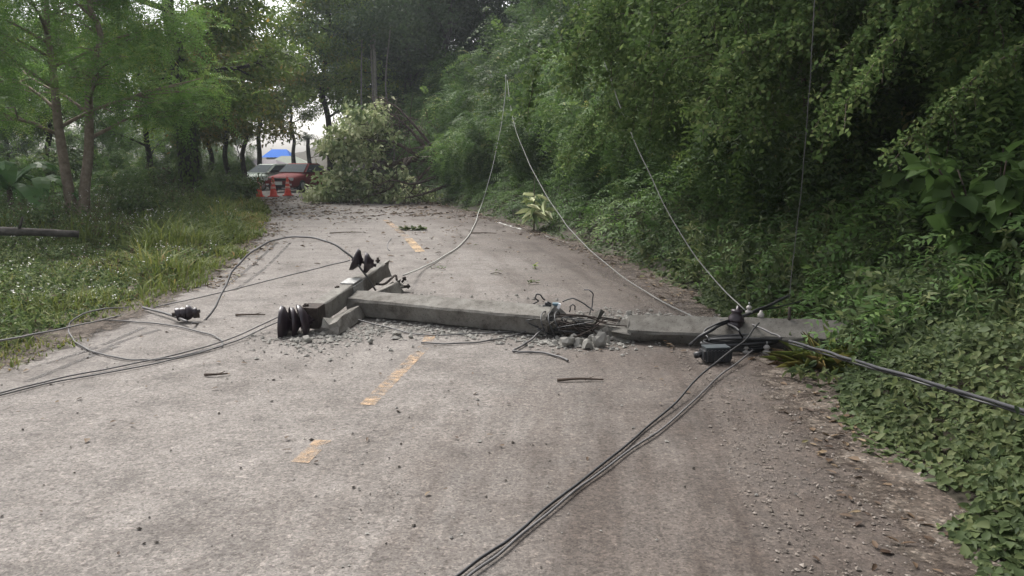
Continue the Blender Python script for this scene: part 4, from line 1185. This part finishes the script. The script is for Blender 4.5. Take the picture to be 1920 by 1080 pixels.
# ------------------------------------------------------------------ wires and fittings
def wire(pts, r, mat, label, name='power_wire', cat='wire', n=10, group=None, seg=6):
    c = crom(pts, n); g = random.Random(label); a, b_ = g.uniform(0, 6), g.uniform(0, 6)
    k = .45 * min(r, .008)
    c = [p + Vector((math.sin(i * .63 + a) * k * 1.3, math.sin(i * .41 + b_) * k * 1.3, abs(math.sin(i * .37 + a)) * k)) + Vector((g.gauss(0, .12 * k), g.gauss(0, .12 * k), 0)) for i, p in enumerate(c)]
    o = MB().tube(c, r, seg).build(name, M[mat], None)
    return tag(o, label, cat, group)
wire([P(949, 140, 24.5), P(945, 200, 24.2), P(933, 270, 23.6), P(915, 345, 23.0), P(897, 400, 22.4), G(888, 425, .03), G(868, 455, .02), G(830, 482, .02), G(790, 503, .05), P(757, 516, 9.7)], .0105, 'wire_pale',
     'pale wire hanging from the bank bushes and running over the road to the lower crossarm')
wire([P(951, 150, 24.3), P(962, 225, 21.5), P(985, 290, 19), P(1015, 350, 16.5), P(1050, 405, 14.2), P(1085, 448, 12.6), P(1150, 506, 10.6), P(1225, 556, 9.2), P(1312, 601, 7.6)], .0068, 'wire_steel',
     'pale wire sagging from the bank bushes down to the middle of the fallen pole')
wire([P(1120, 70, 11.6), P(1145, 150, 11.2), P(1175, 230, 10.7), P(1215, 320, 10), P(1265, 420, 9.1), P(1325, 508, 8.1), P(1396, 582, 7.1)], .006, 'wire_steel',
     'twisted steel wire stretched from high on the bank to the pole right of the break')
wire([P(1530, -40, 7.5), P(1524, 60, 7.4), P(1519, 150, 7.4), P(1512, 240, 7.4), P(1502, 360, 7.4), P(1490, 460, 7.4), P(1480, 560, 7.3)], .0032, 'wire_grey', 'thin wire hanging straight down before the right bank shrubs')
wire([P(1478, 556, 7.5), P(1440, 574, 7.15), P(1400, 590, 6.9), P(1360, 606, 6.75), P(1325, 624, 6.6), G(1292, 648, .03)], .014, 'wire_black', 'thick black cable draped over the right half of the pole', 'power_cable', 'cable')
wire([P(1500, 566, 7.6), P(1450, 578, 7.2), P(1405, 588, 6.95), P(1350, 606, 6.7), P(1322, 620, 6.7), G(1330, 640, .1)], .008, 'wire_black', 'thinner black cable hugging the thick one draped over the pole', 'power_cable', 'cable')
wire([G(1350, 600, .22), G(1398, 605, .2), G(1440, 622, .2), G(1466, 634, .18)], .009, 'wire_grey', 'grey wire lying along the top of the pole beside the white spool')
wire([P(1480, 640, 6.0), P(1540, 657, 5.4), P(1600, 676, 4.9), P(1700, 705, 4.3), P(1810, 738, 3.9), P(1925, 772, 3.55), P(2080, 815, 3.2)], .010, 'cable_grey', 'thick grey cable crossing the ground cover, upper strand of the pair', 'power_cable', 'cable')
wire([P(1480, 644, 6.0), P(1545, 664, 5.36), P(1600, 681, 4.9), P(1700, 710, 4.3), P(1810, 744, 3.9), P(1925, 779, 3.55), P(2080, 823, 3.2)], .0065, 'wire_black', 'thinner dark cable under the thick grey one across the ground cover', 'power_cable', 'cable')
wire([G(1422, 606, .25), G(1395, 640, .2), G(1330, 690, .1), G(1250, 770, .02), G(1150, 855, .015), G(1060, 925, .015), G(955, 1010, .015), G(850, 1085, .015), G(780, 1140, .015)], .0075, 'wire_black', 'black wire from the pole to the bottom picture edge, left one of the pair')
wire([G(1412, 658, .05), G(1350, 705, .02), G(1265, 785, .015), G(1180, 846, .015), G(1090, 912, .015), G(980, 1002, .015), G(885, 1078, .015), G(810, 1140, .015)], .0065, 'wire_grey', 'dark grey wire from the pole to the bottom picture edge, right one of the pair')
wire([P(705, 545, 8.6), P(680, 508, 8.5), P(650, 474, 8.5), P(610, 452, 8.6), P(560, 444, 8.8), P(510, 452, 8.9), P(468, 476, 8.7), P(436, 510, 8.5), P(414, 555, 8.2), P(396, 588, 8.0), P(376, 605, 7.9), G(362, 606, .05)], .011, 'wire_grey',
     'stiff wire arching high from the crossarms to the loose insulator on the road')
wire([P(657, 488, 8.9), P(600, 502, 9.2), P(520, 522, 9.3), P(400, 552, 9.1), P(300, 574, 8.7), G(210, 596, .02), G(120, 616, .25), G(40, 632, .35), G(-60, 650, .4)], .007, 'wire_grey', 'long wire from the upper insulators across the left lane into the grass')
wire([G(352, 603, .05), G(310, 588, .04), G(268, 577, .03)], .013, 'wire_grey', 'short thick rod sticking out of the loose insulator', 'steel_rod', 'rod')
wire([G(522, 594, .12), G(440, 632, .03), G(350, 660, .015), G(240, 684, .015), G(100, 712, .015), G(0, 737, .015), G(-80, 752, .015)], .0062, 'wire_grey', 'wire across the left lane, upper one of the pair ending at the bottom insulator')
wire([G(522, 603, .06), G(440, 640, .02), G(350, 668, .013), G(250, 690, .013), G(100, 717, .013), G(0, 741, .013), G(-80, 756, .013)], .0062, 'wire_grey', 'wire across the left lane, lower one of the pair ending at the bottom insulator')
wire([G(415, 650, .012), G(416, 640, .012), G(395, 628, .014), G(330, 612, .014), G(260, 604, .014), G(185, 600, .02)], .0075, 'wire_grey', 'curved wire lying on the left lane beneath the loose insulator')
wire([G(290, 675, .013), G(240, 674, .013), G(190, 664, .013), G(150, 648, .014), G(132, 628, .02), G(130, 610, .08), G(150, 592, .15), G(190, 580, .18), G(240, 577, .1)], .0075, 'wire_grey', 'thin wire bent in a round loop at the left road edge')
wire([G(415, 650, .012), G(395, 655, .012), G(340, 668, .012), G(290, 676, .012)], .0075, 'wire_grey', 'short wire lying along the pair on the left lane')
wire([G(790, 642, .012), G(840, 645, .012), G(910, 640, .012), G(960, 630, .014), G(1000, 616, .05), G(1022, 606, .12)], .008, 'wire_grey', 'wire curving out before the left half of the pole')
wire([G(1040, 600, .14), G(1010, 625, .05), G(985, 645, .02), G(963, 657, .014), G(975, 660, .014), G(1010, 661, .012), G(1045, 668, .012), G(1066, 677, .012)], .009, 'wire_grey', 'hooked wire lying on the road before the break in the pole')
wire([G(660, 598, .04), G(720, 612, .015), G(790, 628, .014), G(880, 626, .014), G(960, 622, .014)], .007, 'wire_grey', 'thin wire along the foot of the left half of the pole')
wire([P(912, 587, 7.7), P(950, 578, 7.6), P(985, 575, 7.5), P(1008, 566, 7.4), P(1003, 558, 7.4), P(1010, 552, 7.4), P(1022, 563, 7.4)], .007, 'wire_black', 'black lead bending from the pole up to the dark cable clamp')
wire([P(1055, 566, 7.35), P(1075, 560, 7.35), P(1098, 572, 7.3), P(1113, 583, 7.25)], .007, 'wire_black', 'black lead arching from the clamp over the break')
wire([P(1106, 590, 7.25), P(1112, 560, 7.3), P(1108, 546, 7.3), P(1096, 543, 7.35)], .006, 'wire_black', 'upright hooked wire above the break in the pole')
wire([P(1068, 585, 7.3), P(1070, 574, 7.3), P(1076, 572, 7.3), P(1079, 582, 7.3)], .006, 'wire_black', 'tiny wire loop standing on the crushed concrete')
wire([P(730, 470, 9.6), P(726, 462, 9.7), P(733, 447, 9.9)], .006, 'wire_grey', 'short wire end sticking up from the far end of the upper crossarm')
wire([G(1362, 606, .2), G(1385, 620, .22), G(1395, 640, .1), G(1412, 660, .02)], .009, 'wire_black', 'black lead hanging down the front of the pole above the cable coil')

def clamp():
    t = thing('cable_clamp', 'dark cable clamp with a white and a blue-grey end on top of the break', 'clamp', P(1038, 575, 7.35))
    o = t.location
    mb = MB(); mb.box((0, 0, .0), (.10, .055, .05), Matrix.Rotation(.3, 3, 'Z')); mb.box((-.05, .0, .02), (.04, .04, .05), Matrix.Rotation(.5, 3, 'Y')); mb.tube([(-.10, 0, .0), (-.04, 0, .01)], .018, 8)
    mb.tube([(-.08, 0, .035), (-.03, 0, .02)], .014, 8); mb.build('body', M['blackplastic'], t)
    MB().box((.045, -.01, .005), (.026, .05, .058), Matrix.Rotation(.35, 3, 'Y')).build('white_cap', M['white'], t)
    MB().box((.02, -.006, .026), (.06, .05, .02)).build('blue_cap', M['bluegrey'], t)
    MB().box((.01, -.03, -.06), (.02, .02, .08)).build('bolt', M['rust'], t)
clamp()
def loose_insulator():
    c = G(350, 604)
    t = thing('insulator', 'dark loose insulator lying on the left lane at the end of the arching wire', 'insulator', c)
    shed_stack('sheds', (-.06, 0, .085), (1, .3, .1), .075, 3, .045, M['ceramic'], t, seed=4)
    MB().box((.09, .03, .07), (.06, .05, .06), Matrix.Rotation(.4, 3, 'Z')).build('clamp', M['rust'], t)
    MB().tube([(-.13, -.03, .08), (-.07, 0, .085)], .02, 8).build('end_fitting', M['rust'], t)
loose_insulator()
def black_box():
    c = G(1348, 684)
    t = thing('cable_box', 'black ribbed plastic cable box lying on the road before the pole', 'cable box', c, .12)
    mb = MB(); mb.box((0, .08, .07), (.235, .15, .11)); 
    o = mb.build('body', M['blackplastic'], t)
    bm = bmesh.new(); bm.from_mesh(o.data); bmesh.ops.bevel(bm, geom=bm.edges[:], offset=.02, segments=2, affect='EDGES'); bm.to_mesh(o.data); bm.free()
    mb = MB()
    for k in range(7): mb.box((-.09 + k * .03, .003, .07), (.012, .012, .09))
    mb.build('rib', M['blackplastic'], t)
    MB().box((0, .08, .128), (.20, .12, .012)).build('lid', M['lid'], t)
    MB().tube([(-.17, .09, .06), (-.11, .09, .07)], .026, 10).build('cable_gland', M['wire_black'], t)
black_box()
def coil():
    t = thing('cable_coil', 'flattened coil of black cable between the black box and the pole', 'cable coil', G(1385, 660), 0)
    g = random.Random(4)
    for k in range(6):
        pts = []
        rx, ry = .26 + g.uniform(-.05, .05), .07 + g.uniform(-.02, .02)
        for a in np.linspace(0, 2 * math.pi, 25):
            pts.append((rx * math.cos(a) + g.gauss(0, .004) + .02 * k - .05, ry * math.sin(a), .03 + .018 * k + .012 * math.sin(a * 2 + k)))
        MB().tube(pts, .014, 6, cap=False).build('cable_turn', M['wire_black'], t)
coil()
def small_spool(px, py, z, label, s=1.0, d=None):
    p = G(px, py, z) if d is None else P(px, py, d)
    t = thing('spool_insulator', label, 'insulator', p, 0, s)
    MB().lathe([(.03, 0), (.042, .012), (.042, .03), (.022, .04), (.022, .055), (.036, .065), (.03, .085), (.012, .1)], 16).build('body', M['porcelain'], t)
    MB().tube([(0, 0, .1), (0, 0, .135)], .009, 8).build('bolt', M['galv'], t)
small_spool(1437, 664, .0, 'white porcelain insulator standing on the road at the foot of the pole', .8)
small_spool(1398, 663, .0, 'small white insulator half hidden by the cable coil', .7)
small_spool(1404, 588, 0, 'small white insulator where the steel wire meets the black cable', .75, 6.95)
t = thing('insulator', 'dark ceramic insulator sitting on top of the pole under the black cable', 'insulator', G(1378, 612, .18))
shed_stack('sheds', (0, 0, .03), (.2, .1, 1), .07, 2, .05, M['ceramic'], t, seed=9)

# ------------------------------------------------------------------ green sprigs and twigs on the road
def sprig(px, py, n, L, label, mat, spread=.15, seed=0):
    g = np.random.default_rng(seed); c = G(px, py)
    t = thing('leafy_sprig', label, 'sprig', c)
    a = g.uniform(0, 6.28)
    MB().tube(crom([(-spread * math.cos(a), -spread * math.sin(a), .012), (0, 0, .03), (spread * math.cos(a), spread * math.sin(a), .015)], 4), .005, 5).build('stem', M['twig'], t)
    lv = Leaves(); u = g.uniform(-1, 1, n)
    b = np.stack([u * spread * math.cos(a), u * spread * math.sin(a), g.uniform(.01, .06, n)], -1)
    lv.leaf(b, np.stack([g.normal(0, 1, n), g.normal(0, 1, n), g.normal(.1, .3, n)], -1), np.array([0, 0, 1.]) + g.normal(0, .3, (n, 3)), g.uniform(L * .6, L, n), L * .4, g.uniform(.2, 1, n))
    obj('leaves', lv.mesh('leaves'), M[mat], t)
sprig(776, 432, 90, .16, 'clump of green leaves lying on the far road by the yellow dash', 'cover', .3, 1)
sprig(1003, 503, 7, .11, 'yellow-green leaf sprig lying behind the pole in the right lane', 'olive', .08, 2)
sprig(1000, 533, 12, .07, 'small green sprig just behind the pole near the dark clamp', 'cover', .08, 3)
sprig(930, 515, 10, .06, 'tiny green sprig in the middle of the road behind the pole', 'cover', .08, 6)
sprig(822, 506, 12, .06, 'dull green sprig on the road right of the lower crossarm', 'weed', .12, 4)
sprig(1255, 650, 5, .07, 'pale dry sprig on the road before the right half of the pole', 'dry_leaf', .09, 5)
for px, py, L, az, lab in ((1088, 712, .34, .05, 'grey bark-like twig lying alone before the right half of the pole'), (405, 702, .16, .1, 'short dark twig on the left lane nearest the camera'),
                           (590, 588, .2, .3, 'dark twig on the road left of the upper crossarm'), (470, 590, .3, .1, 'dark flat twig left of the bottom insulator'),
                           (648, 436, .7, .35, 'long thin twig lying on the far road left of the yellow dash'), (905, 437, .6, -.05, 'thin twig lying across the far right lane')):
    c = G(px, py, .014); d = Vector((math.cos(az), math.sin(az), 0))
    g = random.Random(px)
    mb = MB(); mb.tube(crom([c - d * L / 2, c + Vector((0, g.uniform(-.03, .03), .008)), c + d * L / 2 + Vector((0, g.uniform(-.02, .02), 0))], 5), np.linspace(.013, .006, 11).tolist(), 6)
    mb.tube([c + d * L * .1, c + d * L * .3 + Vector((0, .05, .01))], [.006, .003], 4)
    tag(mb.build('twig', M['twig'], None), lab, 'twig')
def tuft(px, py, n, h, label, mat, seed):
    g = np.random.default_rng(seed); p = G(px, py)
    t = thing('grass_tuft', label, 'grass tuft', (p.x, p.y, max(0, Hs(p.x, p.y))))
    lv = Leaves(); a = g.uniform(0, 6.28, n)
    d = nz(np.stack([np.cos(a) * .8, np.sin(a) * .8, g.uniform(.3, 1.4, n)], -1))
    lv.leaf(np.stack([g.normal(0, .06, n), g.normal(0, .05, n), np.zeros(n)], -1), d, np.array([0, 0, 1.]) + g.normal(0, .3, (n, 3)), g.uniform(.5, 1, n) * h, .006, g.uniform(.1, 1, n), droop=.5)
    obj('blades', lv.mesh('blades'), M[mat], t)
tuft(1545, 690, 110, .42, 'green grass tuft with long blades at the buried end of the pole', 'grass', 1)
tuft(1492, 682, 90, .22, 'dry brownish grass tuft on the shoulder before the buried end of the pole', 'dry_leaf', 2)
def log():
    mb = MB(); pts = [P(-140, 430, 13.6), P(-20, 433, 13.8), P(60, 435, 14.0), P(148, 439, 14.3)]
    c = crom(pts, 6); g = random.Random(5)
    mb.tube(c, [.085 - .02 * i / len(c) + g.uniform(-.006, .006) for i in range(len(c))], 10)
    t = thing('log', 'grey weathered log lying low in the weeds at the left picture edge', 'log', (0, 0, 0))
    mb.build('trunk', M['log'], t)
    a = c[10]; MB().tube([a, a + Vector((.1, -.05, .16)), a + Vector((.13, -.06, .26))], [.03, .022, .012], 6).build('branch_stub', M['log'], t)
log()
def banana(px, d, s, label, seed):
    g = np.random.default_rng(seed); x = PX(px, d)
    t = thing('banana_plant', label, 'banana plant', (x, d, Hs(x, d)), seed, s)
    MB().tube(crom([(0, 0, -.2), (.02, 0, .6), (0, .03, 1.2)], 4), np.linspace(.10, .05, 9).tolist(), 8).build('stem', M['twig'], t)
    lv = Leaves()
    for k in range(8):
        az = k * 2.4; dv = np.array([math.cos(az), math.sin(az), 0]); sd = np.array([-math.sin(az), math.cos(az), 0])
        n = 10; L = g.uniform(1.2, 1.7); up = g.uniform(.5, 1.3)
        ts = np.linspace(0, 1, n + 1)
        cc = np.array([0, 0, 1.15]) + dv * (L * .8 * ts)[:, None] + np.array([0, 0, 1.]) * (L * (up * ts - .95 * ts ** 2))[:, None]
        wd = .22 * np.sin(np.pi * np.clip(ts * .92 + .06, 0, 1)) ** .6
        for sg in (1, -1):
            for q in range(n):
                V = np.stack([cc[q], cc[q + 1], cc[q + 1] + sd * sg * wd[q + 1] - np.array([0, 0, .05 + .03 * g.random()]), cc[q] + sd * sg * wd[q] - np.array([0, 0, .05])], 0)[None]
                lv._push(V, 4, [[0, 1, 2, 3]], np.array([g.uniform(.2, .9)]))
    obj('leaves', lv.mesh('leaves'), M['banana'], t)
banana(22, 18.5, 1.0, 'banana plant with wide drooping leaves, nearest the left picture edge', 1)
banana(78, 20.5, .9, 'banana plant just left of the twin pale trunks', 2)

# ------------------------------------------------------------------ cones, cars, far houses
M['cone'] = mat_plain('cone_plastic', (.62, .06, .035), .55)
M['band'] = mat_plain('faded_band', (.66, .36, .30), .5)
def cone():
    t = thing('traffic_cone', '', 'traffic cone')
    o = MB().box((0, 0, .02), (.42, .42, .04)).build('base', M['cone'], t)
    bm = bmesh.new(); bm.from_mesh(o.data); bmesh.ops.bevel(bm, geom=bm.edges[:], offset=.015, segments=2, affect='EDGES'); bm.to_mesh(o.data); bm.free()
    MB().lathe([(.17, .04), (.165, .07), (.15, .10), (.05, .80), (.035, .82)], 20).build('body', M['cone'], t)
    def rad(z): return .15 - .1 * (z - .10) / .70
    for a, b in ((.34, .44), (.54, .64)):
        MB().lathe([(rad(a) - .004, a - .001), (rad(a) + .003, a), (rad(b) + .003, b), (rad(b) - .004, b + .001)], 20).build('reflective_band', M['band'], t)
    MB().lathe([(.03, .82), (.045, .83), (.045, .86), (.02, .88)], 14).build('top_knob', M['cone'], t)
    return t
c0 = cone()
for i, (px, py, s, lab) in enumerate([(486, 369, .98, 'red traffic cone, leftmost of the three, half behind the grass'), (513, 369, 1.0, 'red traffic cone, middle one of the three before the red car'), (540, 367, .98, 'red traffic cone, rightmost of the three beside the fallen tree')]):
    c = c0 if i == 0 else copy_tree(c0)
    p = G(px, py); c.location = (p.x, p.y, 0.004); c.scale = (s, s, s); c['label'] = lab; c['group'] = 'traffic cones before the parked cars'

M['car_red'] = mat_plain('dark_red_paint', (.19, .035, .036), .7, 0, .12, .0)
M['car_pale'] = mat_plain('pale_green_paint', (.42, .48, .43), .5, 0, .25, .05)
M['glass'] = mat_plain('car_glass', (.11, .125, .135), .9, 0, .05, 0)
M['tyre'] = mat_plain('tyre_rubber', (.02, .02, .02), .85)
M['rim'] = mat_plain('alloy_rim', (.45, .45, .46), .35, .7)
M['lamp'] = mat_plain('headlight_lens', (.62, .64, .66), .12, 0, .7)
M['chrome'] = mat_plain('chrome_trim', (.6, .6, .6), .2, .8)
M['plate'] = mat_plain('number_plate_white', (.66, .68, .66), .5)
def car(loc, rz, paint, label, name='parked_car'):
    t = thing(name, label, 'car', loc, rz)
    def loft(st, k=14):
        mb = MB(); vs = []
        for (y, w, zb, zt) in st:
            for j in range(k):
                a = 2 * math.pi * (j + .5) / k
                ca, sa = math.cos(a), math.sin(a)
                vs.append((w * abs(ca) ** .45 * (1 if ca > 0 else -1), y, (zb + zt) / 2 + (zt - zb) / 2 * abs(sa) ** .45 * (1 if sa > 0 else -1)))
        m = len(st)
        fs = [(i * k + j, (i + 1) * k + j, (i + 1) * k + (j + 1) % k, i * k + (j + 1) % k) for i in range(m - 1) for j in range(k)]
        fs += [tuple(range(k)), tuple((m - 1) * k + j for j in range(k))[::-1]]
        mb.add(vs, fs, True); return mb
    body = loft([(-2.15, .66, .30, .62), (-2.08, .80, .24, .74), (-1.7, .85, .22, .84), (-1.0, .86, .2, .93), (-.6, .86, .2, .98), (.9, .86, .2, .98), (1.7, .85, .22, 1.0), (2.05, .8, .26, .95), (2.15, .68, .35, .8)]).build('body', M[paint], t)
    def frust(z0, z1, w0, w1, ya0, yb0, ya1, yb1):
        return MB().add([(-w0, ya0, z0), (w0, ya0, z0), (w0, yb0, z0), (-w0, yb0, z0), (-w1, ya1, z1), (w1, ya1, z1), (w1, yb1, z1), (-w1, yb1, z1)],
                        [(3, 2, 1, 0), (4, 5, 6, 7), (0, 1, 5, 4), (1, 2, 6, 5), (2, 3, 7, 6), (3, 0, 4, 7)])
    cab = frust(.95, 1.43, .78, .60, -.95, 1.65, -.15, 1.0).build('cabin', M[paint], t)
    bm = bmesh.new(); bm.from_mesh(cab.data); bmesh.ops.bevel(bm, geom=bm.edges[:], offset=.05, segments=3, affect='EDGES'); bm.to_mesh(cab.data); bm.free()
    def panel(nm, q, mat, off):
        q = [Vector(v) for v in q]; n = (q[1] - q[0]).cross(q[3] - q[0]).normalized() * off
        MB().add([v + n for v in q] + [v - n * .6 for v in q], [(0, 1, 2, 3), (7, 6, 5, 4), (0, 4, 5, 1), (1, 5, 6, 2), (2, 6, 7, 3), (3, 7, 4, 0)]).build(nm, M[mat], t)
    panel('windscreen', [(-.70, -.88, .99), (.70, -.88, .99), (.56, -.22, 1.38), (-.56, -.22, 1.38)], 'glass', .012)
    panel('rear_window', [(.66, 1.56, 1.02), (-.66, 1.56, 1.02), (-.54, 1.07, 1.37), (.54, 1.07, 1.37)], 'glass', .012)
    for sg in (1, -1):
        a = [(.765 * sg, -.72, 1.0), (.765 * sg, 1.35, 1.0), (.635 * sg, .92, 1.36), (.635 * sg, -.10, 1.36)]
        panel('side_window', a if sg > 0 else a[::-1], 'glass', .012)
        MB().box((.60 * sg, -2.07, .66), (.34, .10, .13), Matrix.Rotation(-.25 * sg, 3, 'Z')).build('headlight', M['lamp'], t)
        m_ = MB(); m_.box((.95 * sg, -.62, 1.05), (.18, .10, .13)); m_.tube([(.80 * sg, -.6, 1.0), (.92 * sg, -.6, 1.03)], .02, 6); m_.build('wing_mirror', M['blackplastic'], t)
        MB().box((.62 * sg, -2.14, .40), (.16, .06, .08)).build('fog_lamp', M['lamp'], t)
        MB().box((.872 * sg, .15, .80), (.012, .16, .03)).build('door_handle', M['chrome'], t)
        MB().box((.62 * sg, 2.12, .84), (.3, .06, .14)).build('tail_lamp', M['cone'], t)
        for y in (-1.32, 1.30):
            mt = Matrix.Translation((.74 * sg, y, .31)) @ Matrix.Rotation(R(90) * sg, 4, 'Y')
            wh = MB().lathe([(.19, -.09), (.29, -.09), (.31, -.06), (.31, .10), (.29, .135), (.19, .135)], 26, mt).build('wheel', M['tyre'], t)
            MB().lathe([(.19, .10), (.19, .142), (.10, .147), (.03, .150)], 20, mt).build('rim', M['rim'], wh)
    MB().box((0, -2.145, .64), (.80, .05, .10)).build('grille', M['blackplastic'], t)
    MB().box((0, -2.165, .70), (.84, .05, .028)).build('grille_trim', M['chrome'], t)
    MB().box((0, -2.17, .34), (1.1, .05, .10)).build('air_intake', M['blackplastic'], t)
    MB().box((0, -2.20, .46), (.42, .03, .17)).build('number_plate', M['plate'], t)
    return t
p = G(540, 361); car((p.x + .10, p.y + 2.0, 0), R(-14), 'car_red', 'dark red car parked behind the cones, half hidden by the fallen tree')
p = P(478, 345, 41.5); car((p.x, 44, -.05), R(-30), 'car_pale', 'pale car parked behind the left cone in front of the dark roof')

def house(px, d, w, dep, hwall, hroof, roofc, label, z=0.0, rz=0.0, ridge=.5):
    x = PX(px, d)
    t = thing('house', label, 'house', (x, d, z), rz)
    MB().box((0, 0, hwall / 2), (w, dep, hwall)).build('wall', M['wall'], t)
    e = .5; a, b = w / 2 + e, dep / 2 + e; rd = w * ridge / 2
    z0, z1 = hwall, hwall + hroof
    MB().add([(-a, -b, z0), (a, -b, z0), (a, b, z0), (-a, b, z0), (-rd, 0, z1), (rd, 0, z1)], [(3, 2, 1, 0), (0, 1, 5, 4), (2, 3, 4, 5), (1, 2, 5), (3, 0, 4)]).build('roof', M[roofc], t)
    for sx in (-.28, .28):
        f = MB().box((w * sx, -dep / 2 - .03, hwall * .55), (w * .18, .06, hwall * .35)).build('window', M['glass'], t)
        MB().box((w * sx, -dep / 2 - .05, hwall * .36), (w * .2, .12, .08)).build('sill', M['wall'], f)
    MB().box((0, -dep / 2 - .03, hwall * .4), (w * .14, .06, hwall * .8)).build('door', M['twig'], t)
M['wall'] = mat_noise('house_wall', [(.3, (.30, .30, .27)), (.7, (.42, .41, .38))], 2, .9, .1, .01)
M['roof_blue'] = mat_plain('blue_roof_sheet', (.05, .14, .44), .95, 0, .05)
M['roof_dark'] = mat_plain('dark_roof_tile', (.09, .075, .085), .8)
M['roof_grey'] = mat_plain('mossy_roof_tile', (.16, .18, .14), .85)
house(529, 96, 2.3, 4, 1.9, .95, 'roof_blue', 'small far house with a bright blue roof seen above the parked car', 0, .1, .75)
house(492, 72, 4.6, 4, .9, .75, 'roof_dark', 'low far house with a dark roof left of the red car', 0, -.1, .6)
house(545, 80, 4.2, 4, 1.0, 1.0, 'roof_grey', 'low far house with a mossy grey roof behind the windscreen of the red car', 0, .15, .3)
def palm():
    x, d = PX(583, 52), 52
    t = thing('palm_tree', 'thin dark palm silhouetted against the bright sky gap', 'palm tree', (x, d, 0))
    MB().tube(crom([(0, 0, -.3), (.05, 0, 1.2), (-.02, 0, 2.2), (0, 0, 3.0)], 4), np.linspace(.16, .11, 13).tolist(), 8).build('trunk', M['bark_dark'], t)
    g = np.random.default_rng(3); lv = Leaves(); n = 26
    d_ = nz(np.stack([g.normal(0, 1, n), g.normal(0, 1, n), g.uniform(-.1, 1.2, n)], -1))
    lv.fronds(g, np.tile(np.array([0, 0, 3.0]), (n, 1)), d_, g.uniform(.6, 1.0, n), 10, .26, .05, .5, g.uniform(.1, .5, n))
    obj('crown', lv.mesh('crown'), M['dark'], t)
palm()

# ------------------------------------------------------------------ the damp air
def haze():
    m = bpy.data.materials.new('haze'); m.use_nodes = True
    n, l = m.node_tree.nodes, m.node_tree.links
    n.clear()
    v = n.new('ShaderNodeVolumePrincipled'); v.inputs['Density'].default_value = .0007; v.inputs['Color'].default_value = (.80, .86, .92, 1); v.inputs['Anisotropy'].default_value = .3
    o = n.new('ShaderNodeOutputMaterial'); l.new(v.outputs[0], o.inputs['Volume'])
    b = MB().box((-10, 55, 9), (130, 130, 22)).build('haze', m)
    tag(b, 'thin damp haze hanging over the road and the forest', 'haze', kind='stuff')
haze()
